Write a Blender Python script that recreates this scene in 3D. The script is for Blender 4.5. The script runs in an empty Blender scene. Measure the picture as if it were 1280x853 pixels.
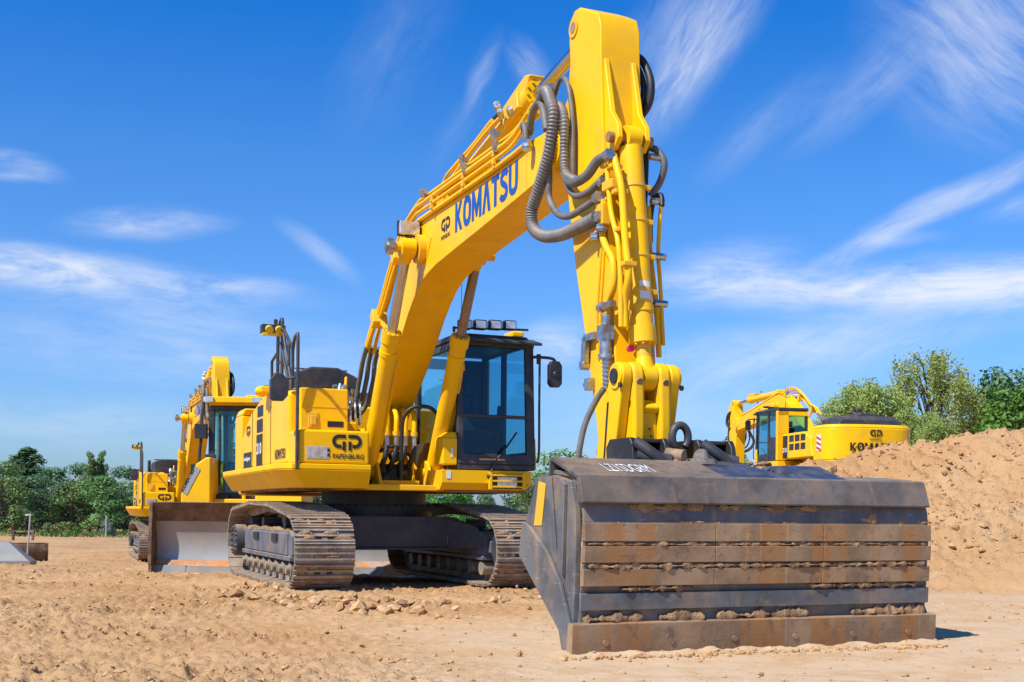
import bpy, bmesh, math, random
import numpy as np
from mathutils import Vector, Matrix, noise as mnoise

random.seed(7)
rng = np.random.default_rng(11)
scene = bpy.context.scene
col = scene.collection
R = math.radians
PI = math.pi


# ------------------------------------------------------------------ helpers
def tag(o, label=None, cat=None, group=None, kind=None):
    if label: o["label"] = label
    if cat: o["category"] = cat
    if group: o["group"] = group
    if kind: o["kind"] = kind
    return o


def empty(name, loc, rz=0.0):
    o = bpy.data.objects.new(name, None)
    col.objects.link(o)
    o.location = loc
    o.rotation_euler = (0, 0, rz)
    o.empty_display_size = 0.3
    return o


def spline(pts, n=8):
    """Catmull-Rom through pts, n samples per span."""
    P = [Vector(p) for p in pts]
    if len(P) < 3:
        return P
    Q = [P[0] * 2 - P[1]] + P + [P[-1] * 2 - P[-2]]
    out = []
    for i in range(1, len(Q) - 2):
        a, b, c, d = Q[i - 1], Q[i], Q[i + 1], Q[i + 2]
        for k in range(n):
            t = k / n
            out.append(0.5 * ((2 * b) + (c - a) * t + (2 * a - 5 * b + 4 * c - d) * t * t + (3 * b - a - 3 * c + d) * t ** 3))
    out.append(P[-1])
    return out


class MB:
    def __init__(s):
        s.v = []
        s.f = []

    def add(s, vs, fs):
        o = len(s.v)
        s.v.extend(tuple(v) for v in vs)
        s.f.extend(tuple(i + o for i in f) for f in fs)
        return s

    def box(s, x0, x1, y0, y1, z0, z1):
        vs = [(x0, y0, z0), (x1, y0, z0), (x1, y1, z0), (x0, y1, z0), (x0, y0, z1), (x1, y0, z1), (x1, y1, z1), (x0, y1, z1)]
        return s.add(vs, [(0, 3, 2, 1), (4, 5, 6, 7), (0, 1, 5, 4), (1, 2, 6, 5), (2, 3, 7, 6), (3, 0, 4, 7)])

    def obox(s, c, ax, ay, az):
        """box from centre and three half-axis vectors"""
        c = Vector(c); ax = Vector(ax); ay = Vector(ay); az = Vector(az)
        vs = [c + i * ax + j * ay + k * az for k in (-1, 1) for (i, j) in ((-1, -1), (1, -1), (1, 1), (-1, 1))]
        return s.add(vs, [(0, 3, 2, 1), (4, 5, 6, 7), (0, 1, 5, 4), (1, 2, 6, 5), (2, 3, 7, 6), (3, 0, 4, 7)])

    def bar(s, p0, p1, w, h, up=(0, 0, 1)):
        p0 = Vector(p0); p1 = Vector(p1); d = (p1 - p0)
        a = d / 2; u = Vector(up)
        b = d.cross(u)
        if b.length < 1e-6:
            b = d.cross(Vector((1, 0, 0)))
        b.normalize(); c = b.cross(d).normalized()
        return s.obox((p0 + p1) / 2, a, b * w / 2, c * h / 2)

    def loft(s, rings, caps=True, closed=True):
        n = len(rings[0]); vs = [p for r in rings for p in r]; fs = []
        for i in range(len(rings) - 1):
            for j in range(n if closed else n - 1):
                k = (j + 1) % n
                fs.append((i * n + j, i * n + k, (i + 1) * n + k, (i + 1) * n + j))
        if caps:
            fs.append(tuple(range(n - 1, -1, -1)))
            fs.append(tuple((len(rings) - 1) * n + j for j in range(n)))
        return s.add(vs, fs)

    def prism_y(s, poly, y0, y1):
        return s.loft([[(x, y0, z) for x, z in poly], [(x, y1, z) for x, z in poly]])

    def prism_x(s, poly, x0, x1):
        return s.loft([[(x0, y, z) for y, z in poly], [(x1, y, z) for y, z in poly]])

    def prism_z(s, poly, z0, z1, poly2=None):
        return s.loft([[(x, y, z0) for x, y in poly], [(x, y, z1) for x, y in (poly2 or poly)]])

    def tube(s, pts, r, n=10, caps=True):
        P = [Vector(p) for p in pts]
        rr = r if isinstance(r, (list, tuple)) else [r] * len(P)
        rings = []; u = None
        for i, p in enumerate(P):
            a = P[max(i - 1, 0)]; b = P[min(i + 1, len(P) - 1)]
            d = (b - a)
            if d.length < 1e-9: d = Vector((0, 0, 1))
            d.normalize()
            if u is None:
                u = d.orthogonal().normalized()
            else:
                u = (u - d * u.dot(d))
                if u.length < 1e-6: u = d.orthogonal()
                u.normalize()
            w = d.cross(u)
            rings.append([p + (u * math.cos(2 * PI * k / n) + w * math.sin(2 * PI * k / n)) * rr[i] for k in range(n)])
        return s.loft(rings, caps)

    def hose(s, pts, r, n=10, k=8):
        return s.tube(spline(pts, k), r, n)

    def ribbed(s, pts, r, pitch=0.03, n=12):
        P = spline(pts, 24)
        L = [0.0]
        for a, b in zip(P, P[1:]): L.append(L[-1] + (b - a).length)
        tot = L[-1]; m = int(tot / pitch * 4)
        q = []; rr = []; j = 0
        for i in range(m + 1):
            t = tot * i / m
            while j < len(L) - 2 and L[j + 1] < t: j += 1
            f = (t - L[j]) / max(1e-9, L[j + 1] - L[j])
            q.append(P[j].lerp(P[j + 1], f)); rr.append(r if i % 4 in (0, 1) else r * 0.84)
        return s.tube(q, rr, n)

    def cyl(s, p0, p1, r0, r1=None, n=24):
        return s.tube([p0, p1], [r0, r0 if r1 is None else r1], n)

    def ring(s, c, axis, ro, ri, h, n=24):
        """annulus of height h"""
        c = Vector(c); d = Vector(axis).normalized(); u = d.orthogonal().normalized(); w = d.cross(u)
        rings = []
        for r, z in ((ro, -h / 2), (ro, h / 2), (ri, h / 2), (ri, -h / 2), (ro, -h / 2)):
            rings.append([c + d * z + (u * math.cos(2 * PI * k / n) + w * math.sin(2 * PI * k / n)) * r for k in range(n)])
        return s.loft(rings, caps=False)

    def ball(s, c, r, n=12, m=8, sq=(1, 1, 1)):
        rings = []
        for i in range(m + 1):
            t = -PI / 2 + PI * i / m
            rr = max(math.cos(t), 0.001)
            rings.append([(c[0] + sq[0] * r * rr * math.cos(2 * PI * k / n), c[1] + sq[1] * r * rr * math.sin(2 * PI * k / n), c[2] + sq[2] * r * math.sin(t)) for k in range(n)])
        return s.loft(rings)

    def stroke(s, pts, w, fr, t=0.004):
        """flat painted stroke of width w along 2-D pts; fr = (origin, u, v)"""
        o, u, v = (Vector(a) for a in fr)
        n3 = u.cross(v).normalized()
        P = [Vector((a, b)) for a, b in pts]
        L = []; Rr = []
        for i, p in enumerate(P):
            a = P[max(i - 1, 0)]; b = P[min(i + 1, len(P) - 1)]
            d = (b - a).normalized(); nn = Vector((-d.y, d.x)) * w / 2
            L.append(p + nn); Rr.append(p - nn)
        vs = [o + u * q.x + v * q.y + n3 * t for q in L] + [o + u * q.x + v * q.y + n3 * t for q in Rr]
        m = len(P)
        return s.add(vs, [(i, i + 1, m + i + 1, m + i) for i in range(m - 1)])

    def build(s, name, mat, parent=None, bevel=0.0, seg=2, smooth=38, recalc=True, label=None):
        me = bpy.data.meshes.new(name)
        me.from_pydata(s.v, [], s.f)
        if recalc:
            bm = bmesh.new(); bm.from_mesh(me)
            bmesh.ops.recalc_face_normals(bm, faces=bm.faces)
            bm.to_mesh(me); bm.free()
        if smooth:
            me.polygons.foreach_set("use_smooth", [True] * len(me.polygons))
            me.set_sharp_from_angle(angle=R(smooth))
        me.materials.append(mat)
        o = bpy.data.objects.new(name, me)
        col.objects.link(o)
        if parent is not None: o.parent = parent
        if bevel:
            b = o.modifiers.new("bevel", 'BEVEL')
            b.width = bevel; b.segments = seg; b.limit_method = 'ANGLE'; b.angle_limit = R(40); b.harden_normals = True
        if label: o["label"] = label
        if name in ("packed_soil", "soil_crumbs", "caked_soil", "soil"): o["kind"] = "stuff"
        return o


def np_mesh(name, v, f, mat, parent=None, smooth=False):
    """v (n,3) f (m,k) numpy -> object"""
    me = bpy.data.meshes.new(name)
    me.vertices.add(len(v)); me.vertices.foreach_set("co", np.ascontiguousarray(v, dtype=np.float32).ravel())
    m, k = f.shape
    me.loops.add(m * k); me.loops.foreach_set("vertex_index", np.ascontiguousarray(f, dtype=np.int32).ravel())
    me.polygons.add(m); me.polygons.foreach_set("loop_start", np.arange(0, m * k, k, dtype=np.int32))
    me.polygons.foreach_set("use_smooth", np.full(m, smooth))
    me.update(calc_edges=True); me.validate()
    me.materials.append(mat)
    o = bpy.data.objects.new(name, me); col.objects.link(o)
    if parent is not None: o.parent = parent
    return o


def lettering(name, body, mat, parent, o, u, v, h, w=None, bold=0.02, shear=0.0, t=0.004, gap=1.0):
    """text laid on a surface as a mesh: o = lower left corner, u / v = unit vectors, h = cap height, w = overall width"""
    cu = bpy.data.curves.new(name, 'FONT'); cu.body = body; cu.size = 1.0; cu.offset = bold; cu.shear = shear; cu.space_character = gap
    ob = bpy.data.objects.new(name, cu); col.objects.link(ob)
    dg = bpy.context.evaluated_depsgraph_get(); dg.update()
    me = bpy.data.meshes.new_from_object(ob.evaluated_get(dg))
    bpy.data.objects.remove(ob); bpy.data.curves.remove(cu)
    n = len(me.vertices); co = np.empty(n * 3, dtype=np.float32); me.vertices.foreach_get("co", co); co = co.reshape(-1, 3)
    lo = co.min(0); hi = co.max(0)
    sy = h / (hi[1] - lo[1]); sx = (w / (hi[0] - lo[0])) if w else sy
    U = np.array(u, float); V = np.array(v, float); N = np.cross(U, V); N /= np.linalg.norm(N)
    q = np.array(o, float)[None, :] + ((co[:, 0] - lo[0]) * sx)[:, None] * U + ((co[:, 1] - lo[1]) * sy)[:, None] * V + N * t
    me.vertices.foreach_set("co", q.astype(np.float32).ravel()); me.update()
    me.materials.clear(); me.materials.append(mat); me.name = name
    ob = bpy.data.objects.new(name, me); col.objects.link(ob); ob.parent = parent
    return ob


def arc(cx, cy, r, a0, a1, n=8):
    return [(cx + r * math.cos(R(a0 + (a1 - a0) * i / n)), cy + r * math.sin(R(a0 + (a1 - a0) * i / n))) for i in range(n + 1)]


def logo(name, mat, parent, o, u, v, w):
    """two mirrored bracket letters with twin stems, w wide"""
    s = w / 2.0
    U = Vector(u) * s; V = Vector(v) * s
    m = MB()
    fr = (o, U, V)
    m.stroke([(0.92, 0.88), (0.5, 0.88)] + arc(0.45, 0.55, 0.33, 90, 270, 10) + [(0.62, 0.22)], 0.24, fr, 0.004)
    m.stroke([(0.80, 0.55), (0.80, -0.05)], 0.22, fr, 0.005)
    m.stroke([(1.08, 0.88), (1.5, 0.88)] + arc(1.55, 0.55, 0.33, 90, -90, 10) + [(1.38, 0.22)], 0.24, fr, 0.004)
    m.stroke([(1.20, 0.55), (1.20, -0.05)], 0.22, fr, 0.005)
    return m.build(name, mat, parent, recalc=False, smooth=0)


def brand(name, mat, parent, o, u, v, h, w):
    """the maker's heavy block letters laid on a surface"""
    m = MB(); U = Vector(u); V = Vector(v); N = U.cross(V).normalized(); O = Vector(o)
    S = 0.205
    ring = [[], []]
    shapes = [
        ('P', 0.70, [[(0, 0), (0, 1), (S, 1), (S, 0)], [(S, 0.44), (S, 0.62), (0.44, 1), (0.68, 1), (0.37, 0.53), (0.70, 0), (0.46, 0)]]),
        ('O', 0.74, None),
        ('P', 0.86, [[(0, 0), (0, 1), (0.22, 1), (0.43, 0.46), (0.43, 0.08), (0.37, 0.08), (0.20, 0.52), (0.20, 0)], [(0.86, 0), (0.86, 1), (0.64, 1), (0.43, 0.46), (0.43, 0.08), (0.49, 0.08), (0.66, 0.52), (0.66, 0)]]),
        ('P', 0.72, [[(0, 0), (0.25, 1), (0.36, 1), (0.36, 0.64), (0.215, 0)], [(0.72, 0), (0.47, 1), (0.36, 1), (0.36, 0.64), (0.505, 0)]]),
        ('P', 0.64, [[(0, 0.82), (0, 1), (0.64, 1), (0.64, 0.82)], [(0.215, 0), (0.215, 0.82), (0.425, 0.82), (0.425, 0)]]),
        ('S', 0.62, [(0.58, 0.80), (0.50, 0.885), (0.38, 0.90), (0.22, 0.88), (0.11, 0.78), (0.13, 0.64), (0.26, 0.55), (0.40, 0.47), (0.51, 0.36), (0.50, 0.20), (0.38, 0.11), (0.22, 0.10), (0.10, 0.14), (0.03, 0.22)]),
        ('S', 0.70, [(0.10, 1), (0.10, 0.36), (0.13, 0.20), (0.22, 0.12), (0.35, 0.10), (0.48, 0.12), (0.57, 0.20), (0.60, 0.36), (0.60, 1)])]
    tot = sum(s[1] for s in shapes) + 0.07 * 6; x = 0.0; sx = w / tot
    def P(a, b, t=0.004): return O + U * ((x + a) * sx) + V * (b * h) + N * t
    for kind, wd, g in shapes:
        if kind == 'P':
            for k, poly in enumerate(g): m.add([P(a, b, 0.004 + 0.0006 * k) for a, b in poly], [tuple(range(len(poly)))])
        elif kind == 'O':
            n = 28; vs = []
            for k in range(n):
                t = 2 * PI * k / n; c, s = math.cos(t), math.sin(t); q = (abs(c) ** 2.6 + abs(s) ** 2.6) ** (-1 / 2.6)
                vs.append(P(0.37 + 0.37 * c * q, 0.5 + 0.52 * s * q)); vs.append(P(0.37 + 0.155 * c * q, 0.5 + 0.29 * s * q))
            m.add(vs, [(2 * k, 2 * ((k + 1) % n), 2 * ((k + 1) % n) + 1, 2 * k + 1) for k in range(n)])
        else:
            pts = [(p.x, p.y) for p in spline([(a, b, 0) for a, b in g], 4)] if wd < 0.65 else g
            m.stroke([((x + a) * sx, b * h) for a, b in pts], S * sx * 0.98, (o, u, v))
        x += wd + 0.07
    return m.build(name, mat, parent, recalc=False, smooth=0)


def copy_tree(o, parent=None):
    c = o.copy(); col.objects.link(c)
    c.parent = parent
    for ch in list(o.children): copy_tree(ch, c)
    return c


# ------------------------------------------------------------------ materials
MATS = {}


class NT:
    def __init__(s, tree):
        s.t = tree; s.n = tree.nodes; s.l = tree.links

    def new(s, kind, **kw):
        nd = s.n.new(kind)
        for k, val in kw.items():
            if k.startswith("i_"):
                key = k[2:]
                key = int(key) if key.isdigit() else key.replace("_", " ")
                nd.inputs[key].default_value = val
            else:
                setattr(nd, k, val)
        return nd

    def link(s, a, b): s.l.new(a, b)

    def math(s, op, a, b=None, clamp=False):
        nd = s.n.new("ShaderNodeMath"); nd.operation = op; nd.use_clamp = clamp
        for i, x in enumerate((a, b)):
            if x is None: continue
            if isinstance(x, (int, float)): nd.inputs[i].default_value = x
            else: s.l.new(x, nd.inputs[i])
        return nd.outputs[0]

    def mix(s, fac, a, b):
        nd = s.n.new("ShaderNodeMix"); nd.data_type = 'RGBA'
        for k, x in ((0, fac), (6, a), (7, b)):
            if isinstance(x, (int, float)): nd.inputs[k].default_value = x
            elif isinstance(x, (tuple, list)): nd.inputs[k].default_value = (x[0], x[1], x[2], 1)
            else: s.l.new(x, nd.inputs[k])
        return nd.outputs[2]

    def noise(s, vec, scale, detail=4, rough=0.55, dist=0.0):
        nd = s.n.new("ShaderNodeTexNoise"); nd.inputs["Scale"].default_value = scale
        nd.inputs["Detail"].default_value = detail; nd.inputs["Roughness"].default_value = rough; nd.inputs["Distortion"].default_value = dist
        if vec is not None: s.l.new(vec, nd.inputs["Vector"])
        return nd.outputs["Fac"]

    def ramp(s, fac, lo, hi):
        nd = s.n.new("ShaderNodeMapRange"); nd.interpolation_type = 'SMOOTHSTEP'
        nd.inputs[1].default_value = lo; nd.inputs[2].default_value = hi
        s.l.new(fac, nd.inputs[0]); return nd.outputs[0]

    def scale(s, vec, sc):
        nd = s.n.new("ShaderNodeMapping"); nd.inputs["Scale"].default_value = sc
        s.l.new(vec, nd.inputs["Vector"]); return nd.outputs[0]


def base_mat(name):
    m = bpy.data.materials.new(name); m.use_nodes = True
    nt = NT(m.node_tree); nt.n.clear()
    out = nt.new("ShaderNodeOutputMaterial"); b = nt.new("ShaderNodeBsdfPrincipled")
    nt.link(b.outputs[0], out.inputs[0])
    tc = nt.new("ShaderNodeTexCoord")
    MATS[name] = m
    return m, nt, b, tc, out


DUST = (0.36, 0.235, 0.135)


def surf(name, c, rough=0.5, metal=0.0, var=0.12, vscale=3.0, dust=0.0, dscale=2.5, top=0.0, bump=0.0, bscale=40, c2=None, c2amt=0.5, streak=0.0, coat=0.0, spec=0.5, scratch=0.0):
    """painted / worn surface: colour variation, blotches of c2, settled dust, streaks"""
    m, nt, b, tc, out = base_mat(name)
    P = tc.outputs["Object"]
    n1 = nt.noise(P, vscale, 5)
    lo = tuple(x * (1 - var) for x in c); hi = tuple(min(1, x * (1 + var)) for x in c)
    cc = nt.mix(nt.ramp(n1, 0.3, 0.7), lo, hi)
    if c2 is not None:
        n2 = nt.noise(P, vscale * 1.7, 6, 0.65)
        cc = nt.mix(nt.math('MULTIPLY', nt.ramp(n2, 0.48, 0.62), c2amt), cc, c2)
    if streak > 0:
        n3 = nt.noise(nt.scale(P, (7, 7, 0.5)), 1.0, 4, 0.6)
        cc = nt.mix(nt.math('MULTIPLY', nt.ramp(n3, 0.55, 0.75), streak), cc, DUST)
    if scratch > 0:
        n5 = nt.noise(nt.scale(P, (3, 3, 22)), 2.0, 3, 0.5)
        cc = nt.mix(nt.math('MULTIPLY', nt.ramp(n5, 0.64, 0.72), scratch), cc, (0.4, 0.4, 0.42))
    if dust > 0 or top > 0:
        n4 = nt.noise(P, dscale, 7, 0.65)
        f = nt.math('MULTIPLY', nt.ramp(n4, 0.42, 0.68), dust)
        if top > 0:
            g = nt.new("ShaderNodeNewGeometry"); sx = nt.new("ShaderNodeSeparateXYZ"); nt.link(g.outputs["Normal"], sx.inputs[0])
            up = nt.math('MULTIPLY', nt.ramp(sx.outputs[2], 0.5, 0.95), top)
            n6 = nt.noise(P, dscale * 3, 6, 0.7)
            f = nt.math('ADD', f, nt.math('MULTIPLY', up, nt.ramp(n6, 0.3, 0.55)), True)
        cc = nt.mix(f, cc, DUST)
        rr = nt.math('ADD', nt.math('MULTIPLY', f, 0.9 - rough), rough)
        nt.link(rr, b.inputs["Roughness"])
    else:
        rr = nt.math('ADD', nt.math('MULTIPLY', n1, 0.25), rough - 0.1)
        nt.link(rr, b.inputs["Roughness"])
    nt.link(cc, b.inputs["Base Color"])
    b.inputs["Metallic"].default_value = metal
    b.inputs["Specular IOR Level"].default_value = spec
    if coat:
        b.inputs["Coat Weight"].default_value = coat; b.inputs["Coat Roughness"].default_value = 0.12
    if bump > 0:
        bp = nt.new("ShaderNodeBump"); bp.inputs["Strength"].default_value = bump; bp.inputs["Distance"].default_value = 0.02
        nt.link(nt.noise(P, bscale, 5, 0.6), bp.inputs["Height"]); nt.link(bp.outputs[0], b.inputs["Normal"])
    return m


YEL = (0.93, 0.505, 0.002)
M_yel = surf("yellow_paint", YEL, 0.36, var=0.035, vscale=1.3, dust=0.09, dscale=2.2, spec=0.22, c2=(0.80, 0.425, 0.012), c2amt=0.45, streak=0.07)
M_yelr = surf("yellow_paint_rubbed", (0.84, 0.45, 0.006), 0.42, var=0.05, vscale=4, dust=0.22, dscale=4.5, streak=0.12)
M_black = surf("black_paint", (0.017, 0.018, 0.021), 0.42, var=0.2, vscale=2, dust=0.08, dscale=4)
M_grey = surf("charcoal_paint", (0.03, 0.033, 0.041), 0.48, var=0.15, vscale=2, dust=0.10, dscale=4, top=0.10)
M_frame = surf("undercarriage_paint", (0.042, 0.047, 0.06), 0.45, var=0.15, vscale=2, dust=0.12, dscale=3, top=0.9)
M_frameg = surf("track_frame_paint", (0.10, 0.11, 0.13), 0.5, var=0.25, vscale=3, dust=0.35, dscale=3.5, top=0.95, streak=0.3)
M_track = surf("track_steel", (0.30, 0.245, 0.19), 0.6, metal=0.15, var=0.35, vscale=6, dust=0.55, dscale=5, bump=0.4, bscale=35, top=0.5)
M_steel = surf("bucket_steel", (0.105, 0.108, 0.115), 0.55, metal=0.0, spec=0.3, var=0.3, vscale=2.5, dust=0.45, dscale=3.2, streak=0.5, scratch=0.3, bump=0.12, bscale=18, top=0.25)
M_bsteel = surf("blue_grey_steel", (0.045, 0.055, 0.085), 0.42, metal=0.2, var=0.3, vscale=3, dust=0.25, dscale=6, scratch=0.35, bump=0.1, bscale=18)
M_top = surf("bucket_band_steel", (0.115, 0.098, 0.088), 0.6, metal=0.0, spec=0.3, var=0.25, vscale=2.2, dust=0.25, dscale=3.0, streak=0.35, scratch=0.08, bump=0.15, bscale=25, c2=(0.05, 0.048, 0.05), c2amt=0.5, top=0.2)
M_mud = surf("caked_mud", (0.30, 0.185, 0.10), 0.95, var=0.35, vscale=9, bump=1.0, bscale=45, spec=0.1)
M_chrome = surf("chrome_rod", (0.55, 0.53, 0.50), 0.22, metal=1.0, var=0.08)
M_chromed = surf("dusty_rod", (0.26, 0.20, 0.16), 0.4, metal=0.6, var=0.2, dust=0.3)
M_zinc = surf("zinc_fitting", (0.45, 0.45, 0.44), 0.35, metal=0.9, var=0.25, vscale=20)
M_hose = surf("rubber_hose", (0.018, 0.018, 0.020), 0.5, var=0.2)
M_ghose = surf("sleeved_hose", (0.13, 0.125, 0.12), 0.55, var=0.25, vscale=8, dust=0.2)
M_rib = surf("ribbed_conduit", (0.16, 0.155, 0.15), 0.5, metal=0.1, dust=0.25, var=0.2, vscale=6)
M_blue = surf("blue_decal", (0.012, 0.075, 0.36), 0.4, var=0.06)
M_dec = surf("black_decal", (0.02, 0.017, 0.015), 0.45, var=0.1)
M_wht = surf("white_decal", (0.72, 0.72, 0.70), 0.45, var=0.05)
M_ghost = surf("grey_decal", (0.32, 0.32, 0.31), 0.45, var=0.1)
M_red = surf("red_decal", (0.6, 0.03, 0.025), 0.4, var=0.08)
M_rub = surf("seat_fabric", (0.02, 0.02, 0.022), 0.8, var=0.3)
M_lens = surf("lamp_lens", (0.62, 0.62, 0.60), 0.12, metal=0.5, var=0.2, vscale=14)
M_chalk = surf("chalk_marking", (0.62, 0.62, 0.60), 0.9, var=0.3, vscale=30)
M_blade = surf("polished_blade", (0.34, 0.33, 0.32), 0.45, metal=0.3, var=0.15, vscale=1.2, dust=0.4, dscale=1.6, streak=0.25)
M_bladed = surf("rusty_blade_edge", (0.13, 0.075, 0.042), 0.8, var=0.35, vscale=5, dust=0.45, dscale=4, bump=0.4)
M_wear = surf("orange_wear_edge", (0.42, 0.17, 0.045), 0.65, metal=0.1, var=0.3, vscale=3, dust=0.5, dscale=2.5, c2=(0.30, 0.31, 0.33), c2amt=0.7)
M_pole = surf("galvanised_pole", (0.42, 0.42, 0.41), 0.5, metal=0.4, var=0.2)
M_oldb = surf("old_bucket_steel", (0.11, 0.068, 0.04), 0.85, var=0.4, vscale=5, dust=0.5, dscale=4, bump=0.3)
M_plate = surf("grey_bucket_plate", (0.19, 0.19, 0.19), 0.55, metal=0.1, var=0.15, vscale=2, dust=0.22, dscale=3)


def wear_mat(name):
    """brown dust-filmed wear plates with rusty vertical runs"""
    m, nt, b, tc, out = base_mat(name)
    P = tc.outputs["Object"]
    n1 = nt.noise(P, 2.2, 6, 0.6)
    cc = nt.mix(nt.ramp(n1, 0.35, 0.7), (0.21, 0.133, 0.078), (0.36, 0.235, 0.14))
    v = nt.noise(nt.scale(P, (1, 3.2, 0.12)), 1.6, 3, 0.5)
    cc = nt.mix(nt.math('MULTIPLY', nt.ramp(v, 0.52, 0.63), 0.8), cc, (0.33, 0.155, 0.055))
    v2 = nt.noise(nt.scale(P, (1, 9.0, 0.15)), 2.3, 3, 0.5)
    cc = nt.mix(nt.math('MULTIPLY', nt.ramp(v2, 0.64, 0.70), 0.6), cc, (0.38, 0.25, 0.14))
    n2 = nt.noise(P, 7, 6, 0.7)
    cc = nt.mix(nt.math('MULTIPLY', nt.ramp(n2, 0.56, 0.66), 0.5), cc, (0.075, 0.066, 0.066))
    n9 = nt.noise(P, 3.3, 8, 0.72); cc = nt.mix(nt.math('MULTIPLY', nt.ramp(n9, 0.55, 0.64), 0.6), cc, (0.36, 0.24, 0.14))
    n8 = nt.noise(nt.scale(P, (3, 2.5, 30)), 2.0, 3, 0.5); cc = nt.mix(nt.math('MULTIPLY', nt.ramp(n8, 0.64, 0.70), 0.4), cc, (0.08, 0.075, 0.075))
    nt.link(cc, b.inputs["Base Color"])
    b.inputs["Roughness"].default_value = 0.7; b.inputs["Specular IOR Level"].default_value = 0.25
    bp = nt.new("ShaderNodeBump"); bp.inputs["Strength"].default_value = 0.3; bp.inputs["Distance"].default_value = 0.01
    nt.link(nt.noise(P, 30, 6, 0.65), bp.inputs["Height"]); nt.link(bp.outputs[0], b.inputs["Normal"])
    return m


M_strip = wear_mat("dusty_wear_plate")


def glass_mat(name, tint, refl=1.0):
    m, nt, b, tc, out = base_mat(name)
    nt.n.remove(b)
    tr = nt.new("ShaderNodeBsdfTransparent"); tr.inputs[0].default_value = (*tint, 1)
    gl = nt.new("ShaderNodeBsdfGlossy"); gl.inputs["Roughness"].default_value = 0.02
    fr = nt.new("ShaderNodeFresnel"); gg = nt.new("ShaderNodeNewGeometry"); nt.link(nt.math('SUBTRACT', 1.5, nt.math('MULTIPLY', gg.outputs["Backfacing"], 0.8333)), fr.inputs[0])
    mx = nt.new("ShaderNodeMixShader")
    nt.link(nt.math('MULTIPLY', fr.outputs[0], refl, True), mx.inputs[0]); nt.link(tr.outputs[0], mx.inputs[1]); nt.link(gl.outputs[0], mx.inputs[2])
    nt.link(mx.outputs[0], out.inputs[0])
    return m


M_screen = glass_mat("tinted_windscreen", (0.50, 0.74, 0.84))
M_glass = glass_mat("tinted_cab_glass", (0.70, 0.93, 0.965))


def leaf_mat(name, a, bcol, trans=0.25):
    m, nt, b, tc, out = base_mat(name)
    g = nt.new("ShaderNodeNewGeometry")
    cc = nt.mix(g.outputs["Random Per Island"], a, bcol)
    oi = nt.new("ShaderNodeObjectInfo")
    hs = nt.new("ShaderNodeHueSaturation")
    nt.link(nt.math('ADD', nt.math('MULTIPLY', oi.outputs["Random"], 0.05), 0.475), hs.inputs["Hue"])
    nt.link(nt.math('ADD', nt.math('MULTIPLY', oi.outputs["Random"], 0.25), 0.9), hs.inputs["Value"])
    nt.link(cc, hs.inputs["Color"])
    nt.link(hs.outputs[0], b.inputs["Base Color"])
    b.inputs["Roughness"].default_value = 0.55; b.inputs["Specular IOR Level"].default_value = 0.3
    tl = nt.new("ShaderNodeBsdfTranslucent"); nt.link(hs.outputs[0], tl.inputs[0])
    mx = nt.new("ShaderNodeMixShader"); mx.inputs[0].default_value = trans
    nt.link(b.outputs[0], mx.inputs[1]); nt.link(tl.outputs[0], mx.inputs[2]); nt.link(mx.outputs[0], out.inputs[0])
    return m


M_leaf = leaf_mat("leaves_mid_green", (0.08, 0.165, 0.04), (0.24, 0.36, 0.12))
M_leafd = leaf_mat("leaves_dark_green", (0.055, 0.12, 0.05), (0.15, 0.25, 0.11))
M_leafw = leaf_mat("leaves_willow", (0.20, 0.29, 0.05), (0.44, 0.52, 0.15))
M_leafs = leaf_mat("leaves_silver", (0.12, 0.18, 0.13), (0.22, 0.29, 0.21))
M_leafb = leaf_mat("leaves_bright", (0.065, 0.17, 0.02), (0.14, 0.29, 0.04))
M_bark = surf("bark", (0.11, 0.085, 0.06), 0.9, var=0.35, vscale=6, bump=0.6)
M_grass = leaf_mat("grass", (0.07, 0.14, 0.025), (0.14, 0.22, 0.05))


# ------------------------------------------------------------------ crawler track
def track_path(L, Rr, zc):
    """closed side profile of a crawler belt: idler in front set low, top run humped over the carrier rollers"""
    h = L / 2 - Rr; Rf = Rr * 0.91; zf = zc - (Rr - Rf)
    hf = L / 2 - Rf
    pts = []
    for i in range(60): pts.append((-h + (h + hf) * i / 60, zc - Rr))
    for i in range(40):
        a = -PI / 2 + (PI - 0.10) * i / 40; pts.append((hf + Rf * math.cos(a), zf + Rf * math.sin(a)))
    x0, z0 = pts[-1]
    for i in range(1, 61):
        t = i / 60; x = x0 + (-h - x0) * t; zz = z0 + (zc + Rr - z0) * t
        pts.append((x, zz + 0.125 * math.sin(PI * min(1, t * 1.02)) ** 0.8 - 0.018 * abs(math.sin(3 * PI * t))))
    for i in range(1, 40):
        a = PI / 2 + PI * i / 40; pts.append((-h + Rr * math.cos(a), zc + Rr * math.sin(a)))
    P = [Vector((a, b_)) for a, b_ in pts]; P.append(P[0])
    S = [0.0]
    for a, b_ in zip(P, P[1:]): S.append(S[-1] + (b_ - a).length)
    return P, S


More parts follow.
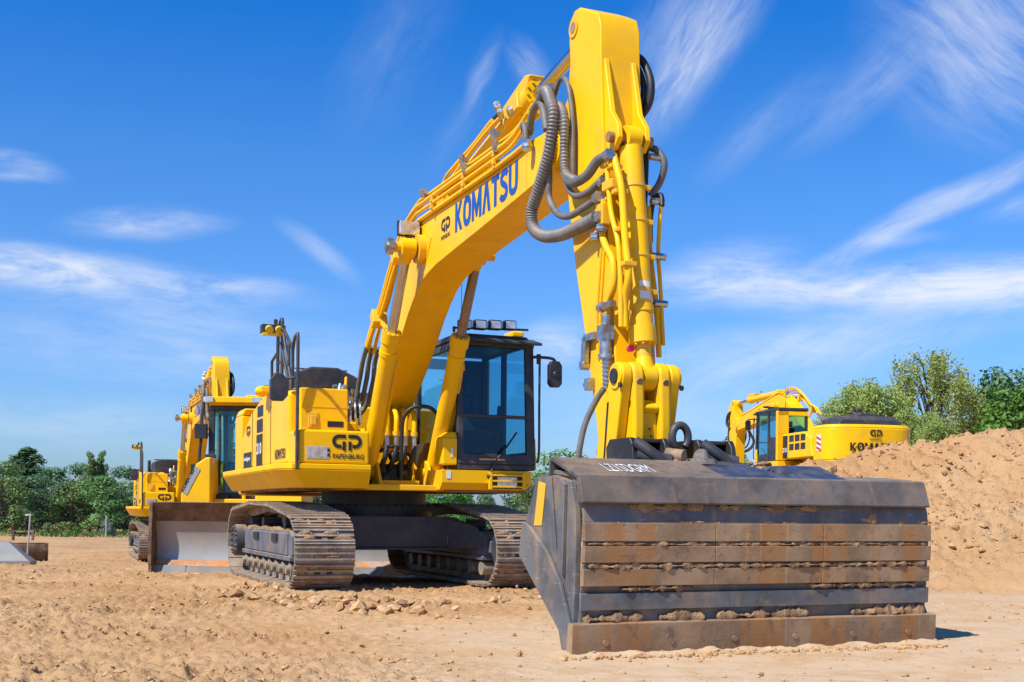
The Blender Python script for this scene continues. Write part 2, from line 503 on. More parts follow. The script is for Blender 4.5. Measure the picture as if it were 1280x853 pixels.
def make_track(root, yc, w, L=4.86, Rr=0.475, zc=0.53, steel=None, out=1):
    """belt of grouser shoes + frame, idler, sprocket, rollers; out = side facing away from the machine"""
    steel = steel or M_track
    P, S = track_path(L, Rr, zc); tot = S[-1]; n = int(round(tot / 0.215)); m = MB(); slots = MB(); mud = MB(); rd = random.Random(int(yc * 10) + 50)
    for i in range(n):
        s0 = tot * i / n; s1 = tot * (i + 1) / n
        def at(s):
            j = 0
            while S[j + 1] < s: j += 1
            return P[j].lerp(P[j + 1], (s - S[j]) / (S[j + 1] - S[j]))
        pa = at(s0); pb = at(min(s1, tot - 1e-6)); p = (pa + pb) / 2; d = (pb - pa).normalized()
        nn = Vector((d.y, -d.x)); D = Vector((d.x, 0, d.y)); N = Vector((nn.x, 0, nn.y)); Y = Vector((0, 1, 0))
        c = Vector((p.x, yc, p.y)); hp = (pb - pa).length / 2
        ws = w / 2 * rd.uniform(0.985, 1.0)
        m.obox(c, D * (hp * 0.90), Y * ws, N * 0.011)
        m.obox(c + N * 0.012 - D * hp * 0.93, D * 0.018, Y * ws, N * 0.014)
        for k, hh, th in ((-0.72, 0.028, 0.011), (-0.05, 0.020, 0.011), (0.64, 0.026, 0.012)):
            m.obox(c + N * (0.008 + hh / 2) + D * hp * k, D * th, Y * ws, N * (hh / 2 + 0.004))
        for sy in (-1, 1):
            m.obox(c - N * 0.06 + Y * sy * 0.09, D * hp * 1.04, Y * 0.022, N * 0.055)
            slots.obox(c + N * 0.010 + Y * sy * 0.075 - D * hp * 0.36, D * hp * 0.19, Y * 0.038, N * 0.004)
            for e in (-0.30, 0.30): m.cyl(c + N * 0.008 + Y * (sy * 0.16) + D * hp * e, c + N * 0.024 + Y * (sy * 0.16) + D * hp * e, 0.018, n=6)
        # soil packed between the grousers
        for k in (-0.38, 0.30):
            for q in range(rd.choice((1, 2, 2, 3))):
                yq = rd.uniform(-0.42, 0.42) * w; hw_ = rd.uniform(0.05, 0.18) * w
                if rd.random() < 0.18: continue
                mud.ball(c + N * 0.010 + D * hp * k + Y * max(-w / 2 + hw_, min(w / 2 - hw_, yq)), 1.0, 9, 4, (abs(D.x) * hp * 0.30 + abs(N.x) * 0.017 + 0.002, hw_, abs(D.z) * hp * 0.30 + abs(N.z) * 0.017 + 0.002))
    belt = m.build("track", steel, root, smooth=30)
    slots.build("shoe_slot_shade", M_dec, belt, smooth=0)  # raised black blocks, their colour stands in for shade inside open slots
    jitter(mud, 0.010, yc * 3); mud.build("packed_soil", M_mud, belt, smooth=60)
    h = L / 2 - Rr
    f = MB()
    hw = w * 0.32
    z0 = zc - 0.13; z1 = zc + 0.20
    f.prism_y([(-h + 0.30, z0), (h - 0.36, z0 - 0.02), (h - 0.28, z0 + 0.03), (h - 0.28, z1 - 0.06), (h - 0.45, z1), (-h + 0.45, z1), (-h + 0.3, z1 - 0.05)], yc - hw, yc + hw)
    f.prism_y([(-h + 0.25, z0 - 0.05), (h - 0.3, z0 - 0.05), (h - 0.3, z0 + 0.01), (-h + 0.25, z0 + 0.01)], yc - hw - 0.03, yc + hw + 0.03)
    yo = yc + out * hw
    f.prism_y([(-h + 0.5, z0 + 0.02), (h - 0.5, z0 + 0.02), (h - 0.5, z1 - 0.03), (-h + 0.5, z1 - 0.03)], yo - 0.02, yo + 0.02)
    f.box(h - 0.36, h + 0.02, yc - hw * 0.8, yc + hw * 0.8, zc - 0.08, zc + 0.08)
    f.build("track_frame", M_frameg, belt, bevel=0.012)
    for x in (-0.75, 0.55):
        st = MB(); st.box(x, x + 0.34, yo - 0.03 + out * 0.012, yo + 0.03 + out * 0.012, zc + 0.05, zc + 0.15); st.build("step", M_black, belt)
    for nm, x, r in (("idler", h + 0.04, Rr - 0.15), ("sprocket", -h, Rr - 0.09)):
        q = MB()
        q.cyl((x, yc - 0.12, zc - (0.04 if nm == 'idler' else 0)), (x, yc + 0.12, zc - (0.04 if nm == 'idler' else 0)), r, n=36)
        q.cyl((x, yc - 0.20, zc), (x, yc + 0.20, zc), r * 0.55, n=28)
        if nm == "sprocket":
            for k in range(21):
                a = 2 * PI * k / 21
                q.obox((x + (r + 0.02) * math.cos(a), yc, zc + (r + 0.02) * math.sin(a)), (0.04 * math.cos(a), 0, 0.04 * math.sin(a)), (0, 0.05, 0), (-0.03 * math.sin(a), 0, 0.03 * math.cos(a)))
            q.cyl((x, yc + out * 0.18, zc), (x, yc + out * (hw + 0.10), zc), r * 0.62, n=28)
            for k in range(14):
                a = 2 * PI * k / 14
                q.cyl((x + r * 0.5 * math.cos(a), yc + out * (hw + 0.10), zc + r * 0.5 * math.sin(a)), (x + r * 0.5 * math.cos(a), yc + out * (hw + 0.13), zc + r * 0.5 * math.sin(a)), 0.022, n=6)
        q.build(nm, M_frame, belt)
    for k in range(8):
        x = -h + 0.42 + (2 * h - 0.84) * k / 7
        q = MB(); q.cyl((x, yc - hw, zc - Rr + 0.19), (x, yc + hw, zc - Rr + 0.19), 0.095, n=18)
        q.cyl((x, yc + out * hw, zc - Rr + 0.19), (x, yc + out * (hw + 0.05), zc - Rr + 0.19), 0.055, n=12)
        q.build("track_roller", M_track, belt)
    for x in (-0.8, 0.7):
        q = MB(); q.cyl((x, yc - 0.13, zc + Rr - 0.19), (x, yc + 0.13, zc + Rr - 0.19), 0.075, n=16)
        q.box(x - 0.05, x + 0.05, yc - 0.05, yc + 0.05, z1 - 0.02, zc + Rr - 0.2)
        q.build("carrier_roller", M_frame, belt)
    # soil lying on the frame
    q = MB(); rr = random.Random(3)
    for k in range(26):
        x = -h + 0.5 + (2 * h - 1.0) * k / 25
        q.ball((x, yc + out * (hw - 0.10) + rr.uniform(-.05, .05), z1 - 0.005), rr.uniform(0.05, 0.10), 7, 5, (1.2, 1, 0.55))
    q.build("soil", M_mud, belt)
    return belt


# ------------------------------------------------------------------ hydraulic cylinder
def hyd(root, name, p0, pg, p1, rb, rr, mat=None, rod=None, eye_w=0.14, half=True):
    """barrel p0->pg (gland), rod pg->p1 as a sub-part; eyes lie along y"""
    mat = mat or M_yel; rod = rod or M_chrome
    p0 = Vector(p0); pg = Vector(pg); p1 = Vector(p1); d = (pg - p0).normalized(); y = Vector((0, 1, 0))
    m = MB()
    m.cyl(p0 + d * rb * 0.8, pg, rb, n=24)
    m.cyl(p0 - y * eye_w / 2, p0 + y * eye_w / 2, rb * 1.15, n=24)
    m.cyl(pg - d * 0.12, pg + d * 0.02, rb * 1.16, n=24)
    m.cyl(pg - d * 0.30, pg - d * 0.24, rb * 1.10, n=24)
    u = d.orthogonal().normalized(); w = d.cross(u)
    for k in range(10):
        a = 2 * PI * k / 10; q = pg + (u * math.cos(a) + w * math.sin(a)) * rb * 0.98
        m.cyl(q + d * 0.02, q + d * 0.04, rb * 0.11, n=6)
    b = m.build(name, mat, root, smooth=40)
    m = MB(); m.cyl(pg - d * 0.05, p1 - d * rb * 0.9, rr, n=20); m.build("rod", rod, b)
    m = MB(); m.cyl(p1 - d * rb * 1.7, p1 - d * rb * 0.5, rr * 1.1, rb * 0.9, n=20); m.cyl(p1 - y * eye_w / 2, p1 + y * eye_w / 2, rb * 1.1, n=24)
    m.build("rod_eye", mat, b)
    return b


# ------------------------------------------------------------------ excavator (x forward, y to its left, z up, origin on the ground)
def make_excavator():
    root = empty("excavator", (0, 0, 0))
    # ---- undercarriage
    make_track(root, -1.29, 0.74, out=-1)
    make_track(root, 1.29, 0.74, out=1)
    m = MB()
    m.box(-0.95, 0.95, -0.95, 0.95, 0.52, 0.90)
    for s in (-1, 1):
        for f in (-1, 1):
            # box legs reaching out to the track frames, tops sloping down
            a = [(f * 0.55, s * 0.70, 0.50), (f * 1.02, s * 0.70, 0.50), (f * 1.02, s * 0.70, 0.915), (f * 0.55, s * 0.70, 0.915)]
            bq = [(f * 0.80, s * 1.06, 0.49), (f * 1.42, s * 1.06, 0.49), (f * 1.42, s * 1.06, 0.78), (f * 0.80, s * 1.06, 0.86)]
            m.loft([a, bq])
    m.prism_x([(-1.02, 0.50), (1.02, 0.50), (1.02, 0.84), (0.80, 0.925), (-0.80, 0.925), (-1.02, 0.84)], 0.99, 1.06)
    m.prism_x([(-1.04, 0.475), (1.04, 0.475), (1.04, 0.50), (-1.04, 0.50)], 0.90, 1.12)
    m.build("car_body", M_frame, root, bevel=0.012)
    m = MB(); m.box(1.061, 1.066, 0.74, 0.84, 0.555, 0.655)
    m.build("notice_sticker", M_wht, root)
    m = MB()
    m.cyl((0, 0, 0.92), (0, 0, 1.06), 0.82, n=48); m.cyl((0, 0, 1.06), (0, 0, 1.27), 0.74, n=48)
    for k in range(40):
        a = 2 * PI * k / 40; m.cyl((0.78 * math.cos(a), 0.78 * math.sin(a), 1.05), (0.78 * math.cos(a), 0.78 * math.sin(a), 1.09), 0.017, n=6)
    m.build("turntable", M_black, root)
    # ---- deck
    m = MB()
    m.box(-2.3, 1.2, -1.3, 1.45, 1.262, 1.33)
    m.box(0.6, 1.75, -0.62, 0.5, 1.262, 1.335)
    m.build("deck", M_yel, root, bevel=0.01)
    m = MB()
    full = [(1.97, -0.60), (1.97, -1.60), (1.72, -1.76), (-2.3, -1.76), (-2.3, -0.60)]
    ins = [(1.86, -0.60), (1.86, -1.42), (1.58, -1.58), (-2.3, -1.62), (-2.3, -0.60)]
    m.prism_z(full, 1.50, 1.57)
    m.prism_z(ins, 1.275, 1.499, full)
    m.build("side_skirt", M_yel, root, bevel=0.012)
    m = MB(); m.box(-2.2, 1.3, -1.5, -0.9, 1.245, 1.274); m.build("belly_plate", M_mud, root)
    m = MB()
    pl = [(1.97, 0.34), (1.97, 0.5), (1.95, 1.50)] + arc(1.75, 1.47, 0.20, 0, 90, 5) + [(0.0, 1.67), (0.0, 0.34)]
    pi_ = [(x - (0.10 if x > 1.3 else 0), y - (0.06 if y > 1.3 else 0)) for x, y in pl]
    m.prism_z(pl, 1.37, 1.535); m.prism_z(pi_, 1.28, 1.369, pl)
    sk = m.build("cab_skirt", M_yel, root, bevel=0.015)
    m = MB(); m.box(0.1, 1.82, 0.45, 1.6, 1.25, 1.279); m.build("belly_plate", M_strip, root)
    g = MB()
    for z in (1.475, 1.40, 1.325): g.box(1.972, 2.01, 1.02, 1.47, z - 0.012, z + 0.012)
    for y in (1.0, 1.47): g.box(1.965, 2.012, y - 0.02, y + 0.02, 1.29, 1.51)
    g.build("lamp_guard", M_yel, sk, bevel=0.004)
    g = MB(); g.box(1.968, 1.975, 1.03, 1.45, 1.30, 1.49); g.build("lamp_recess", M_black, sk)
    g = MB(); g.box(1.976, 1.992, 1.10, 1.38, 1.325, 1.455); g.build("headlight", M_lens, sk, bevel=0.008)
    g = MB(); g.box(1.972, 1.976, 0.40, 0.46, 1.42, 1.52); g.build("notice_sticker", M_wht, sk)
    # ---- tool box with firm's name
    m = MB(); m.box(0.9, 1.95, -1.52, -0.62, 1.575, 1.99)
    tb = m.build("tool_box", M_yel, root, bevel=0.03, seg=3)
    g = MB(); g.box(1.945, 1.956, -1.40, -1.155, 1.64, 1.775); g.box(1.945, 1.955, -1.42, -1.135, 1.63, 1.785)
    g.build("headlight", M_lens, tb, bevel=0.004)
    g = MB(); g.box(1.945, 1.958, -1.16, -1.13, 1.66, 1.70); g.box(1.945, 1.958, -1.16, -1.13, 1.72, 1.76); g.build("rubber_pad", M_rub, tb)
    logo("firm_logo", M_dec, tb, (1.952, -1.10, 1.75), (0, 1, 0), (0, 0, 1), 0.38)
    lettering("firm_lettering", "PAPENBURG", M_dec, tb, (1.952, -1.09, 1.635), (0, 1, 0), (0, 0, 1), 0.064, 0.40, bold=0.02)
    m = MB(); m.box(-0.5, 1.5, -1.40, -0.78, 1.99, 2.55); m.box(-0.5, 1.40, -1.44, -0.74, 1.98, 2.02)
    ft = m.build("fuel_tank", M_yel, root, bevel=0.035, seg=3)
    g = MB(); g.box(1.495, 1.512, -1.30, -1.17, 2.05, 2.24); g.box(1.50, 1.53, -1.27, -1.20, 2.08, 2.2); g.build("filler_lock", M_yelr, ft, bevel=0.006)
    g = MB(); g.box(1.49, 1.506, -1.05, -0.84, 2.06, 2.135); g.build("recessed_handle", M_black, ft, bevel=0.004)
    g = MB(); g.box(1.49, 1.505, -1.39, -0.8, 2.305, 2.315); g.build("seam", M_yelr, ft)
    # ---- right side panels
    m = MB()
    top = [(1.40, 2.50), (1.0, 2.585), (0.5, 2.625), (0.0, 2.615), (-0.4, 2.58), (-0.8, 2.50), (-1.2, 2.42), (-1.6, 2.27), (-1.9, 2.10), (-2.1, 1.9), (-2.25, 1.575)]
    m.prism_y([(1.40, 1.575)] + top, -1.535, -0.8)
    sp = m.build("engine_side_panel", M_yel, root, bevel=0.06, seg=3)
    g = MB()
    for x in (-1.05, 0.30): g.box(x - 0.006, x + 0.006, -1.541, -1.534, 1.6, 2.40)
    g.build("seam", M_black, sp)
    g = MB()
    g.box(-0.72, -0.28, -1.541, -1.536, 1.575, 2.06); g.box(-0.70, -0.27, -1.541, -1.536, 2.09, 2.27); g.box(-0.66, -0.25, -1.541, -1.536, 2.31, 2.46)
    g.build("model_decal", M_dec, sp)
    lettering("model_lettering", "210", M_wht, sp, (-0.68, -1.541, 1.78), (1, 0, 0), (0, 0, 1), 0.16, 0.36, bold=0.03)
    g = MB(); g.box(-1.75, -1.12, -1.541, -1.536, 1.60, 1.84); g.build("badge_decal", M_dec, sp)
    lettering("badge_lettering", "intelligent", M_wht, sp, (-1.70, -1.541, 1.70), (1, 0, 0), (0, 0, 1), 0.08, 0.52, bold=0.02)
    logo("firm_logo", M_dec, sp, (-1.52, -1.538, 2.08), (1, 0, 0), (0, 0, 1), 0.30)
    brand("brand_lettering", M_dec, sp, (0.62, -1.540, 1.66), (1, 0, 0), (0, 0, 1), 0.13, 0.66)
    # left side panel behind the cab
    m = MB()
    m.prism_y([(-0.05, 1.575), (-0.05, 2.42), (-1.6, 2.42), (-2.1, 2.2), (-2.25, 1.575)], 0.9, 1.55)
    lp = m.build("engine_side_panel", M_yel, root, bevel=0.05, seg=3)
    g = MB()
    for i in range(2):
        for k in range(3):
            g.box(-1.75 + k * 0.42, -1.42 + k * 0.42, 1.548, 1.556, 1.85 + i * 0.28, 2.06 + i * 0.28)
    g.build("grille", M_black, lp)
    g = MB(); g.box(-0.45, -0.10, 1.548, 1.556, 1.6, 2.35); g.build("model_decal", M_dec, lp)
    lettering("model_lettering", "210", M_wht, lp, (-0.12, 1.557, 1.80), (-1, 0, 0), (0, 0, 1), 0.15, 0.3, bold=0.03)
    # ---- counterweight
    m = MB()
    pl = [(-2.2, -1.5)] + [(-2.35 - 1.02 * math.sin(R(a)) ** 0.42, -1.5 * (abs(math.cos(R(a))) ** 0.8) * (1 if a < 90 else -1)) for a in (4, 8, 14, 22, 32, 45, 60, 75, 90, 105, 120, 135, 148, 158, 166, 172, 176)] + [(-2.2, 1.5)]
    pi_ = [(x * 0.97 - 0.03, y * 0.96) for x, y in pl]
    m.prism_z(pl, 1.45, 2.45); m.prism_z(pi_, 1.22, 1.449, pl); m.prism_z(pl, 2.451, 2.56, [(x * 0.985, y * 0.97) for x, y in pl])
    cw = m.build("counterweight", M_yel, root, bevel=0.03, seg=3, smooth=35)
    logo("firm_logo", M_dec, cw, (-3.385, 0.18, 2.18), (0, -1, 0), (0, 0, 1), 0.42)
    lettering("firm_lettering", "PAPENBURG", M_dec, cw, (-3.387, 0.19, 2.06), (0, -1, 0), (0, 0, 1), 0.06, 0.42, bold=0.02)
    brand("brand_lettering", M_dec, cw, (-3.387, 0.85, 1.72), (0, -1, 0), (0, 0, 1), 0.26, 1.7)
    g = MB(); g.box(-2.75, -2.45, 1.502, 1.512, 1.75, 2.25); st = g.build("warning_panel", M_wht, cw)
    g = MB()
    for k in range(3):
        z = 1.80 + k * 0.16
        g.add([(-2.75, 1.516, z), (-2.45, 1.516, z + 0.1), (-2.45, 1.516, z + 0.02), (-2.75, 1.516, z - 0.07)], [(0, 1, 2, 3)])
    g.build("red_stripe", M_red, st)
    # ---- engine hood (dark cover) and deck between
    m = MB(); m.box(-2.3, -0.3, -0.95, 0.95, 1.33, 2.50); m.build("engine_housing", M_yel, root, bevel=0.04)
    m = MB()
    a = [(-1.02, 2.5), (-1.02, 2.98), (-0.80, 3.06), (-0.42, 3.06), (-0.12, 2.93), (-0.05, 2.5)]
    b2 = [(-1.12, 2.5), (-1.08, 2.76), (-0.90, 2.86), (0.85, 2.86), (1.03, 2.76), (1.08, 2.5)]
    m.loft([[(-0.45, y, z) for y, z in a], [(-1.75, y, z) for y, z in a], [(-1.82, y, 2.5 + (z - 2.5) * 0.7) for y, z in a]]); m.loft([[(-1.83, y, z) for y, z in b2], [(-2.85, y, z) for y, z in b2], [(-3.05, y, 2.5 + (z - 2.5) * 0.6) for y, z in b2]])
    hd = m.build("engine_hood", M_grey, root, bevel=0.04, seg=3)
    g = MB()
    for x in (-0.8, -1.3): g.box(x - 0.012, x + 0.012, -0.98, -0.2, 3.05, 3.066)
    g.build("hood_rib", M_black, hd)
    m = MB()
    m.tube(spline([(-1.5, -1.1, 2.55), (-1.5, -1.1, 2.95), (-1.5, -1.1, 3.05)], 4), 0.05); m.build("exhaust_pipe", M_black, root)
    # ---- handrails, mirrors, camera cluster
    hr = MB()
    hr.tube(spline([(1.965, -1.54, 1.50), (1.965, -1.54, 2.2), (1.965, -1.54, 3.06), (1.90, -1.54, 3.15), (1.72, -1.53, 3.12), (1.62, -1.53, 3.0)], 6), 0.021)
    hr.tube(spline([(1.25, -1.5, 2.5), (1.25, -1.5, 3.05), (1.18, -1.5, 3.2), (1.0, -1.5, 3.28)], 6), 0.021)
    hr.tube(spline([(0.55, -1.5, 2.60), (0.55, -1.5, 3.25), (0.60, -1.5, 3.40), (0.75, -1.5, 3.50), (0.82, -1.5, 3.40), (0.82, -1.5, 2.6)], 6), 0.023)
    hr.tube([(0.70, -1.62, 3.40), (0.95, -1.5, 3.34), (1.62, -1.53, 3.02)], 0.02)
    hr.tube([(0.82, -1.5, 3.1), (1.25, -1.5, 2.62)], 0.02)
    hr.tube([(0.9, -1.5, 3.3), (1.38, -1.5, 2.66), (1.40, -1.5, 2.52)], 0.022)
    hr.tube([(0.55, -1.5, 2.95), (0.82, -1.5, 2.95)], 0.016)
    hr.tube([(0.55, -1.5, 3.2), (0.82, -1.5, 3.2)], 0.016)
    hr.tube([(-0.1, -1.45, 2.6), (-0.1, -1.45, 3.05), (0.55, -1.5, 3.1)], 0.02)
    hr.tube([(1.58, -1.52, 2.52), (1.62, -1.53, 3.02)], 0.021)
    hrl = hr.build("handrail", M_grey, root)
    g = MB()
    for y in (-1.68, -1.55): g.cyl((0.84, y, 3.36), (0.90, y, 3.335), 0.05, n=14)
    g.box(0.74, 0.86, -1.76, -1.48, 3.28, 3.31)
    g.build("work_lamp", surf("amber_lamp", (0.75, 0.55, 0.03), 0.3), hrl)
    g = MB(); g.box(0.70, 0.85, -1.77, -1.46, 3.31, 3.42); g.bar((0.78, -1.52, 3.36), (0.75, -1.48, 3.48), 0.04, 0.04); g.cyl((0.78, -1.58, 3.42), (0.78, -1.58, 3.5), 0.025); g.build("lamp_bracket", M_grey, hrl, bevel=0.008)
    g = MB()
    g.prism_x([(-1.86, 2.36), (-1.86, 2.58), (-1.80, 2.66), (-1.70, 2.66), (-1.64, 2.58), (-1.64, 2.40), (-1.70, 2.33), (-1.82, 2.33)], 1.82, 1.90)
    g.tube([(1.80, -1.72, 2.55), (1.78, -1.66, 2.62), (1.90, -1.56, 2.62)], 0.018)
    g.ball((1.80, -1.74, 2.48), 0.09, sq=(0.7, 1, 1))
    g.build("side_mirror", M_grey, root, bevel=0.015)
    g = MB(); g.ball((0.25, -1.66, 2.60), 0.11, sq=(1.2, 0.8, 0.6)); g.box(0.0, 0.4, -1.7, -1.5, 2.56, 2.66); g.build("camera_cover", M_yel, root, bevel=0.03)
    g = MB()
    for k in range(5): g.box(-0.55 + 0.09 * k, -0.49 + 0.09 * k, -1.545, -1.48, 2.60, 2.72)
    g.build("air_grille", M_grey, root)
    make_cab(root)
    make_boom(root)
    return root


def make_cab(root):
    cab = MB()
    y0, y1 = 0.57, 1.66
    # floor, dark base, rear wall
    cab.box(0.06, 1.93, y0, y1, 1.545, 1.62)
    cab.box(0.06, 0.12, y0, y1, 1.62, 2.45); cab.box(0.06, 0.12, y0, y1, 3.05, 3.2); cab.box(0.06, 0.12, y0, y0 + 0.08, 2.45, 3.05); cab.box(0.06, 0.12, y1 - 0.40, y1, 2.45, 3.05)
    def post(xb, xt, y, wx, wy, zb=1.62, zt=3.24):
        cab.loft([[(xb - wx / 2, y - wy / 2, zb), (xb + wx / 2, y - wy / 2, zb), (xb + wx / 2, y + wy / 2, zb), (xb - wx / 2, y + wy / 2, zb)],
                  [(xt - wx / 2, y - wy / 2, zt), (xt + wx / 2, y - wy / 2, zt), (xt + wx / 2, y + wy / 2, zt), (xt - wx / 2, y + wy / 2, zt)]])
    post(1.90, 1.80, y0 + 0.04, 0.07, 0.08); post(1.90, 1.80, y1 - 0.06, 0.07, 0.12)
    post(0.10, 0.14, y0 + 0.04, 0.09, 0.08); post(0.10, 0.14, y1 - 0.04, 0.09, 0.08)
    post(0.86, 0.86, y1 - 0.03, 0.10, 0.06)
    cab.box(0.1, 1.9, y0 + 0.01, y0 + 0.06, 1.62, 1.95)
    cab.box(0.1, 1.9, y1 - 0.06, y1 - 0.01, 1.62, 1.80); cab.box(0.1, 0.86, y1 - 0.055, y1 - 0.015, 1.8, 2.35)
    # windscreen base panel and cross bar
    cab.loft([[(1.88, y0, 1.62), (1.94, y0, 1.62), (1.94, y1, 1.62), (1.88, y1, 1.62)], [(1.86, y0, 1.755), (1.93, y0, 1.755), (1.93, y1, 1.755), (1.86, y1, 1.755)]])
    cab.bar((1.878, y0 + 0.05, 2.25), (1.878, y1 - 0.1, 2.25), 0.05, 0.045)
    cab.bar((1.81, y0, 3.21), (1.81, y1, 3.21), 0.10, 0.06)
    cab.bar((0.1, y0 + 0.03, 3.19), (1.8, y0 + 0.03, 3.19), 0.06, 0.10)
    cab.bar((0.1, y1 - 0.03, 3.23), (1.8, y1 - 0.03, 3.23), 0.06, 0.04)
    c = cab.build("cab", M_grey, root, bevel=0.012)
    r = MB(); pl = [(0.04, y0 - 0.02), (1.70, y0 - 0.02), (1.88, y0 + 0.08), (1.88, y1 - 0.08), (1.70, y1 + 0.02), (0.04, y1 + 0.02)]
    r.prism_z(pl, 3.24, 3.33, [(x * 0.98, y0 + (y - y0) * 0.96 + 0.02) for x, y in pl])
    r.build("cab_roof", M_grey, c, bevel=0.02)
    r = MB(); r.loft([[(1.70, y0 - 0.03, 3.24), (1.70, y1 + 0.05, 3.24), (1.70, y1 + 0.05, 3.32), (1.70, y0 - 0.03, 3.32)], [(2.02, y0, 3.21), (2.02, y1 + 0.05, 3.20), (2.02, y1 + 0.05, 3.235), (2.02, y0, 3.245)]])
    r.build("sun_visor", M_grey, c, bevel=0.01)
    def pane(name, pts, off):
        q = MB(); o = Vector(off); q.loft([[Vector(p) for p in pts], [Vector(p) + o for p in pts]])
        return q.build(name, M_screen if name == "windscreen" else M_glass, c, smooth=0)
    pane("windscreen", [(1.885, y0 + 0.075, 1.76), (1.885, y1 - 0.115, 1.76), (1.868, y1 - 0.115, 2.23), (1.868, y0 + 0.075, 2.23)], (0.006, 0, 0))
    pane("windscreen", [(1.866, y0 + 0.075, 2.275), (1.866, y1 - 0.115, 2.275), (1.813, y1 - 0.115, 3.19), (1.813, y0 + 0.075, 3.19)], (0.006, 0, 0))
    pane("side_window", [(0.14, y0 + 0.03, 1.95), (1.87, y0 + 0.03, 1.95), (1.80, y0 + 0.03, 3.14), (0.17, y0 + 0.03, 3.14)], (0, 0.006, 0))
    pane("side_window", [(0.14, y1 - 0.03, 1.80), (0.81, y1 - 0.03, 1.80), (0.81, y1 - 0.03, 3.215), (0.17, y1 - 0.03, 3.215)], (0, -0.006, 0))
    pane("side_window", [(0.92, y1 - 0.03, 1.80), (1.86, y1 - 0.03, 1.80), (1.78, y1 - 0.03, 3.215), (0.92, y1 - 0.03, 3.215)], (0, -0.006, 0))
    pane("rear_window", [(0.08, y0 + 0.08, 2.45), (0.08, y1 - 0.40, 2.45), (0.08, y1 - 0.40, 3.05), (0.08, y0 + 0.08, 3.05)], (0.006, 0, 0))
    s = MB()
    s.box(0.55, 1.05, 0.86, 1.36, 1.95, 2.12); s.loft([[(0.50, 0.88, 2.1), (0.62, 0.88, 2.1), (0.62, 1.34, 2.1), (0.50, 1.34, 2.1)], [(0.36, 0.90, 2.68), (0.46, 0.90, 2.68), (0.46, 1.32, 2.68), (0.36, 1.32, 2.68)]])
    s.box(0.36, 0.45, 0.98, 1.24, 2.7, 2.9); s.box(0.5, 1.0, 0.9, 1.3, 1.62, 1.95)
    for y in (0.80, 1.42): s.box(0.7, 1.25, y - 0.06, y + 0.06, 2.05, 2.28); s.tube([(1.2, y, 2.28), (1.22, y, 2.46)], 0.025)
    s.build("operator_seat", M_rub, c, bevel=0.03)
    s = MB(); s.box(0.20, 1.2, 0.66, 0.78, 1.62, 2.12); s.box(1.45, 1.5, 0.68, 0.88, 2.36, 2.54); s.bar((1.47, 0.70, 2.0), (1.47, 0.70, 2.4), 0.04, 0.04)
    s.box(0.12, 0.2, 0.66, 1.56, 1.7, 2.2); s.box(1.3, 1.5, 0.95, 1.05, 1.62, 1.85); s.box(1.3, 1.5, 1.12, 1.22, 1.62, 1.85)
    s.build("control_console", M_black, c, bevel=0.015)
    s = MB(); s.box(1.931, 1.936, 0.86, 1.22, 1.665, 1.69); s.build("cab_sticker", M_yelr, c)
    q = MB(); q.box(0.03, 0.20, y1 - 0.02, y1 + 0.015, 1.56, 3.22); q.box(0.035, 0.058, y0, y1, 1.56, 2.44); q.box(0.035, 0.058, y1 - 0.38, y1, 2.44, 3.2); q.box(0.035, 0.058, y0, y1, 3.06, 3.2); q.build("cab_rear_panel", M_yel, c, bevel=0.01)
    # wiper
    w = MB(); w.tube([(1.99, 0.98, 1.46), (1.96, 1.08, 1.66), (1.93, 1.32, 1.95)], 0.011); w.tube([(1.925, 1.24, 1.84), (1.905, 1.40, 2.05)], 0.013); w.ball((1.985, 0.98, 1.46), 0.03)
    w.build("wiper", M_black, c)
    # work lamps on a roof bar
    b = MB(); b.tube([(1.88, y0 - 0.04, 3.38), (1.88, y1 - 0.10, 3.42)], 0.015); b.bar((1.86, y0 - 0.05, 3.33), (1.86, y0 - 0.05, 3.40), .03, .03)
    b.build("lamp_bar", M_black, c)
    for y in (0.66, 0.87, 1.08, 1.29):
        z = 3.43 + (y - 0.66) * 0.05
        q = MB(); q.box(1.82, 1.93, y - 0.088, y + 0.088, z - 0.065, z + 0.065); lb = q.build("roof_lamp", M_black, c, bevel=0.02)
    for y in (0.66, 0.87, 1.08, 1.29):
        z = 3.43 + (y - 0.66) * 0.05
        q = MB(); q.box(1.928, 1.937, y - 0.07, y + 0.07, z - 0.048, z + 0.048); q.build("roof_lamp_lens", M_lens, c, bevel=0.01)
    q = MB(); q.box(1.45, 1.75, 1.38, 1.56, 3.33, 3.42); q.build("roof_marker", M_yel, c, bevel=0.03)
    q = MB(); q.tube([(1.2, 0.86, 3.33), (1.2, 0.86, 3.62)], 0.011); q.tube([(1.2, 0.86, 3.6), (1.2, 0.86, 4.2)], 0.004); q.build("aerial", M_black, c)
    # left mirror and rail
    q = MB()
    q.tube(spline([(1.88, 1.68, 1.66), (1.93, 1.71, 1.75), (1.93, 1.71, 2.4), (1.93, 1.71, 3.04)], 5), 0.016)
    q.tube(spline([(1.90, 1.62, 3.06), (1.93, 1.71, 3.06), (1.93, 1.90, 3.05), (1.93, 1.95, 2.98)], 5), 0.02)
    q.cyl((1.92, 1.70, 2.97), (1.92, 1.70, 3.10), 0.03)
    q.build("mirror_rail", M_black, c)
    q = MB(); q.prism_x([(1.84, 2.72), (1.84, 2.96), (1.88, 3.02), (1.99, 3.02), (2.03, 2.96), (2.03, 2.72), (1.99, 2.67), (1.88, 2.67)], 1.88, 1.96)
    q.ball((1.96, 1.94, 2.84), 0.05, sq=(0.5, 1, 1)); q.build("side_mirror", M_black, c, bevel=0.02)
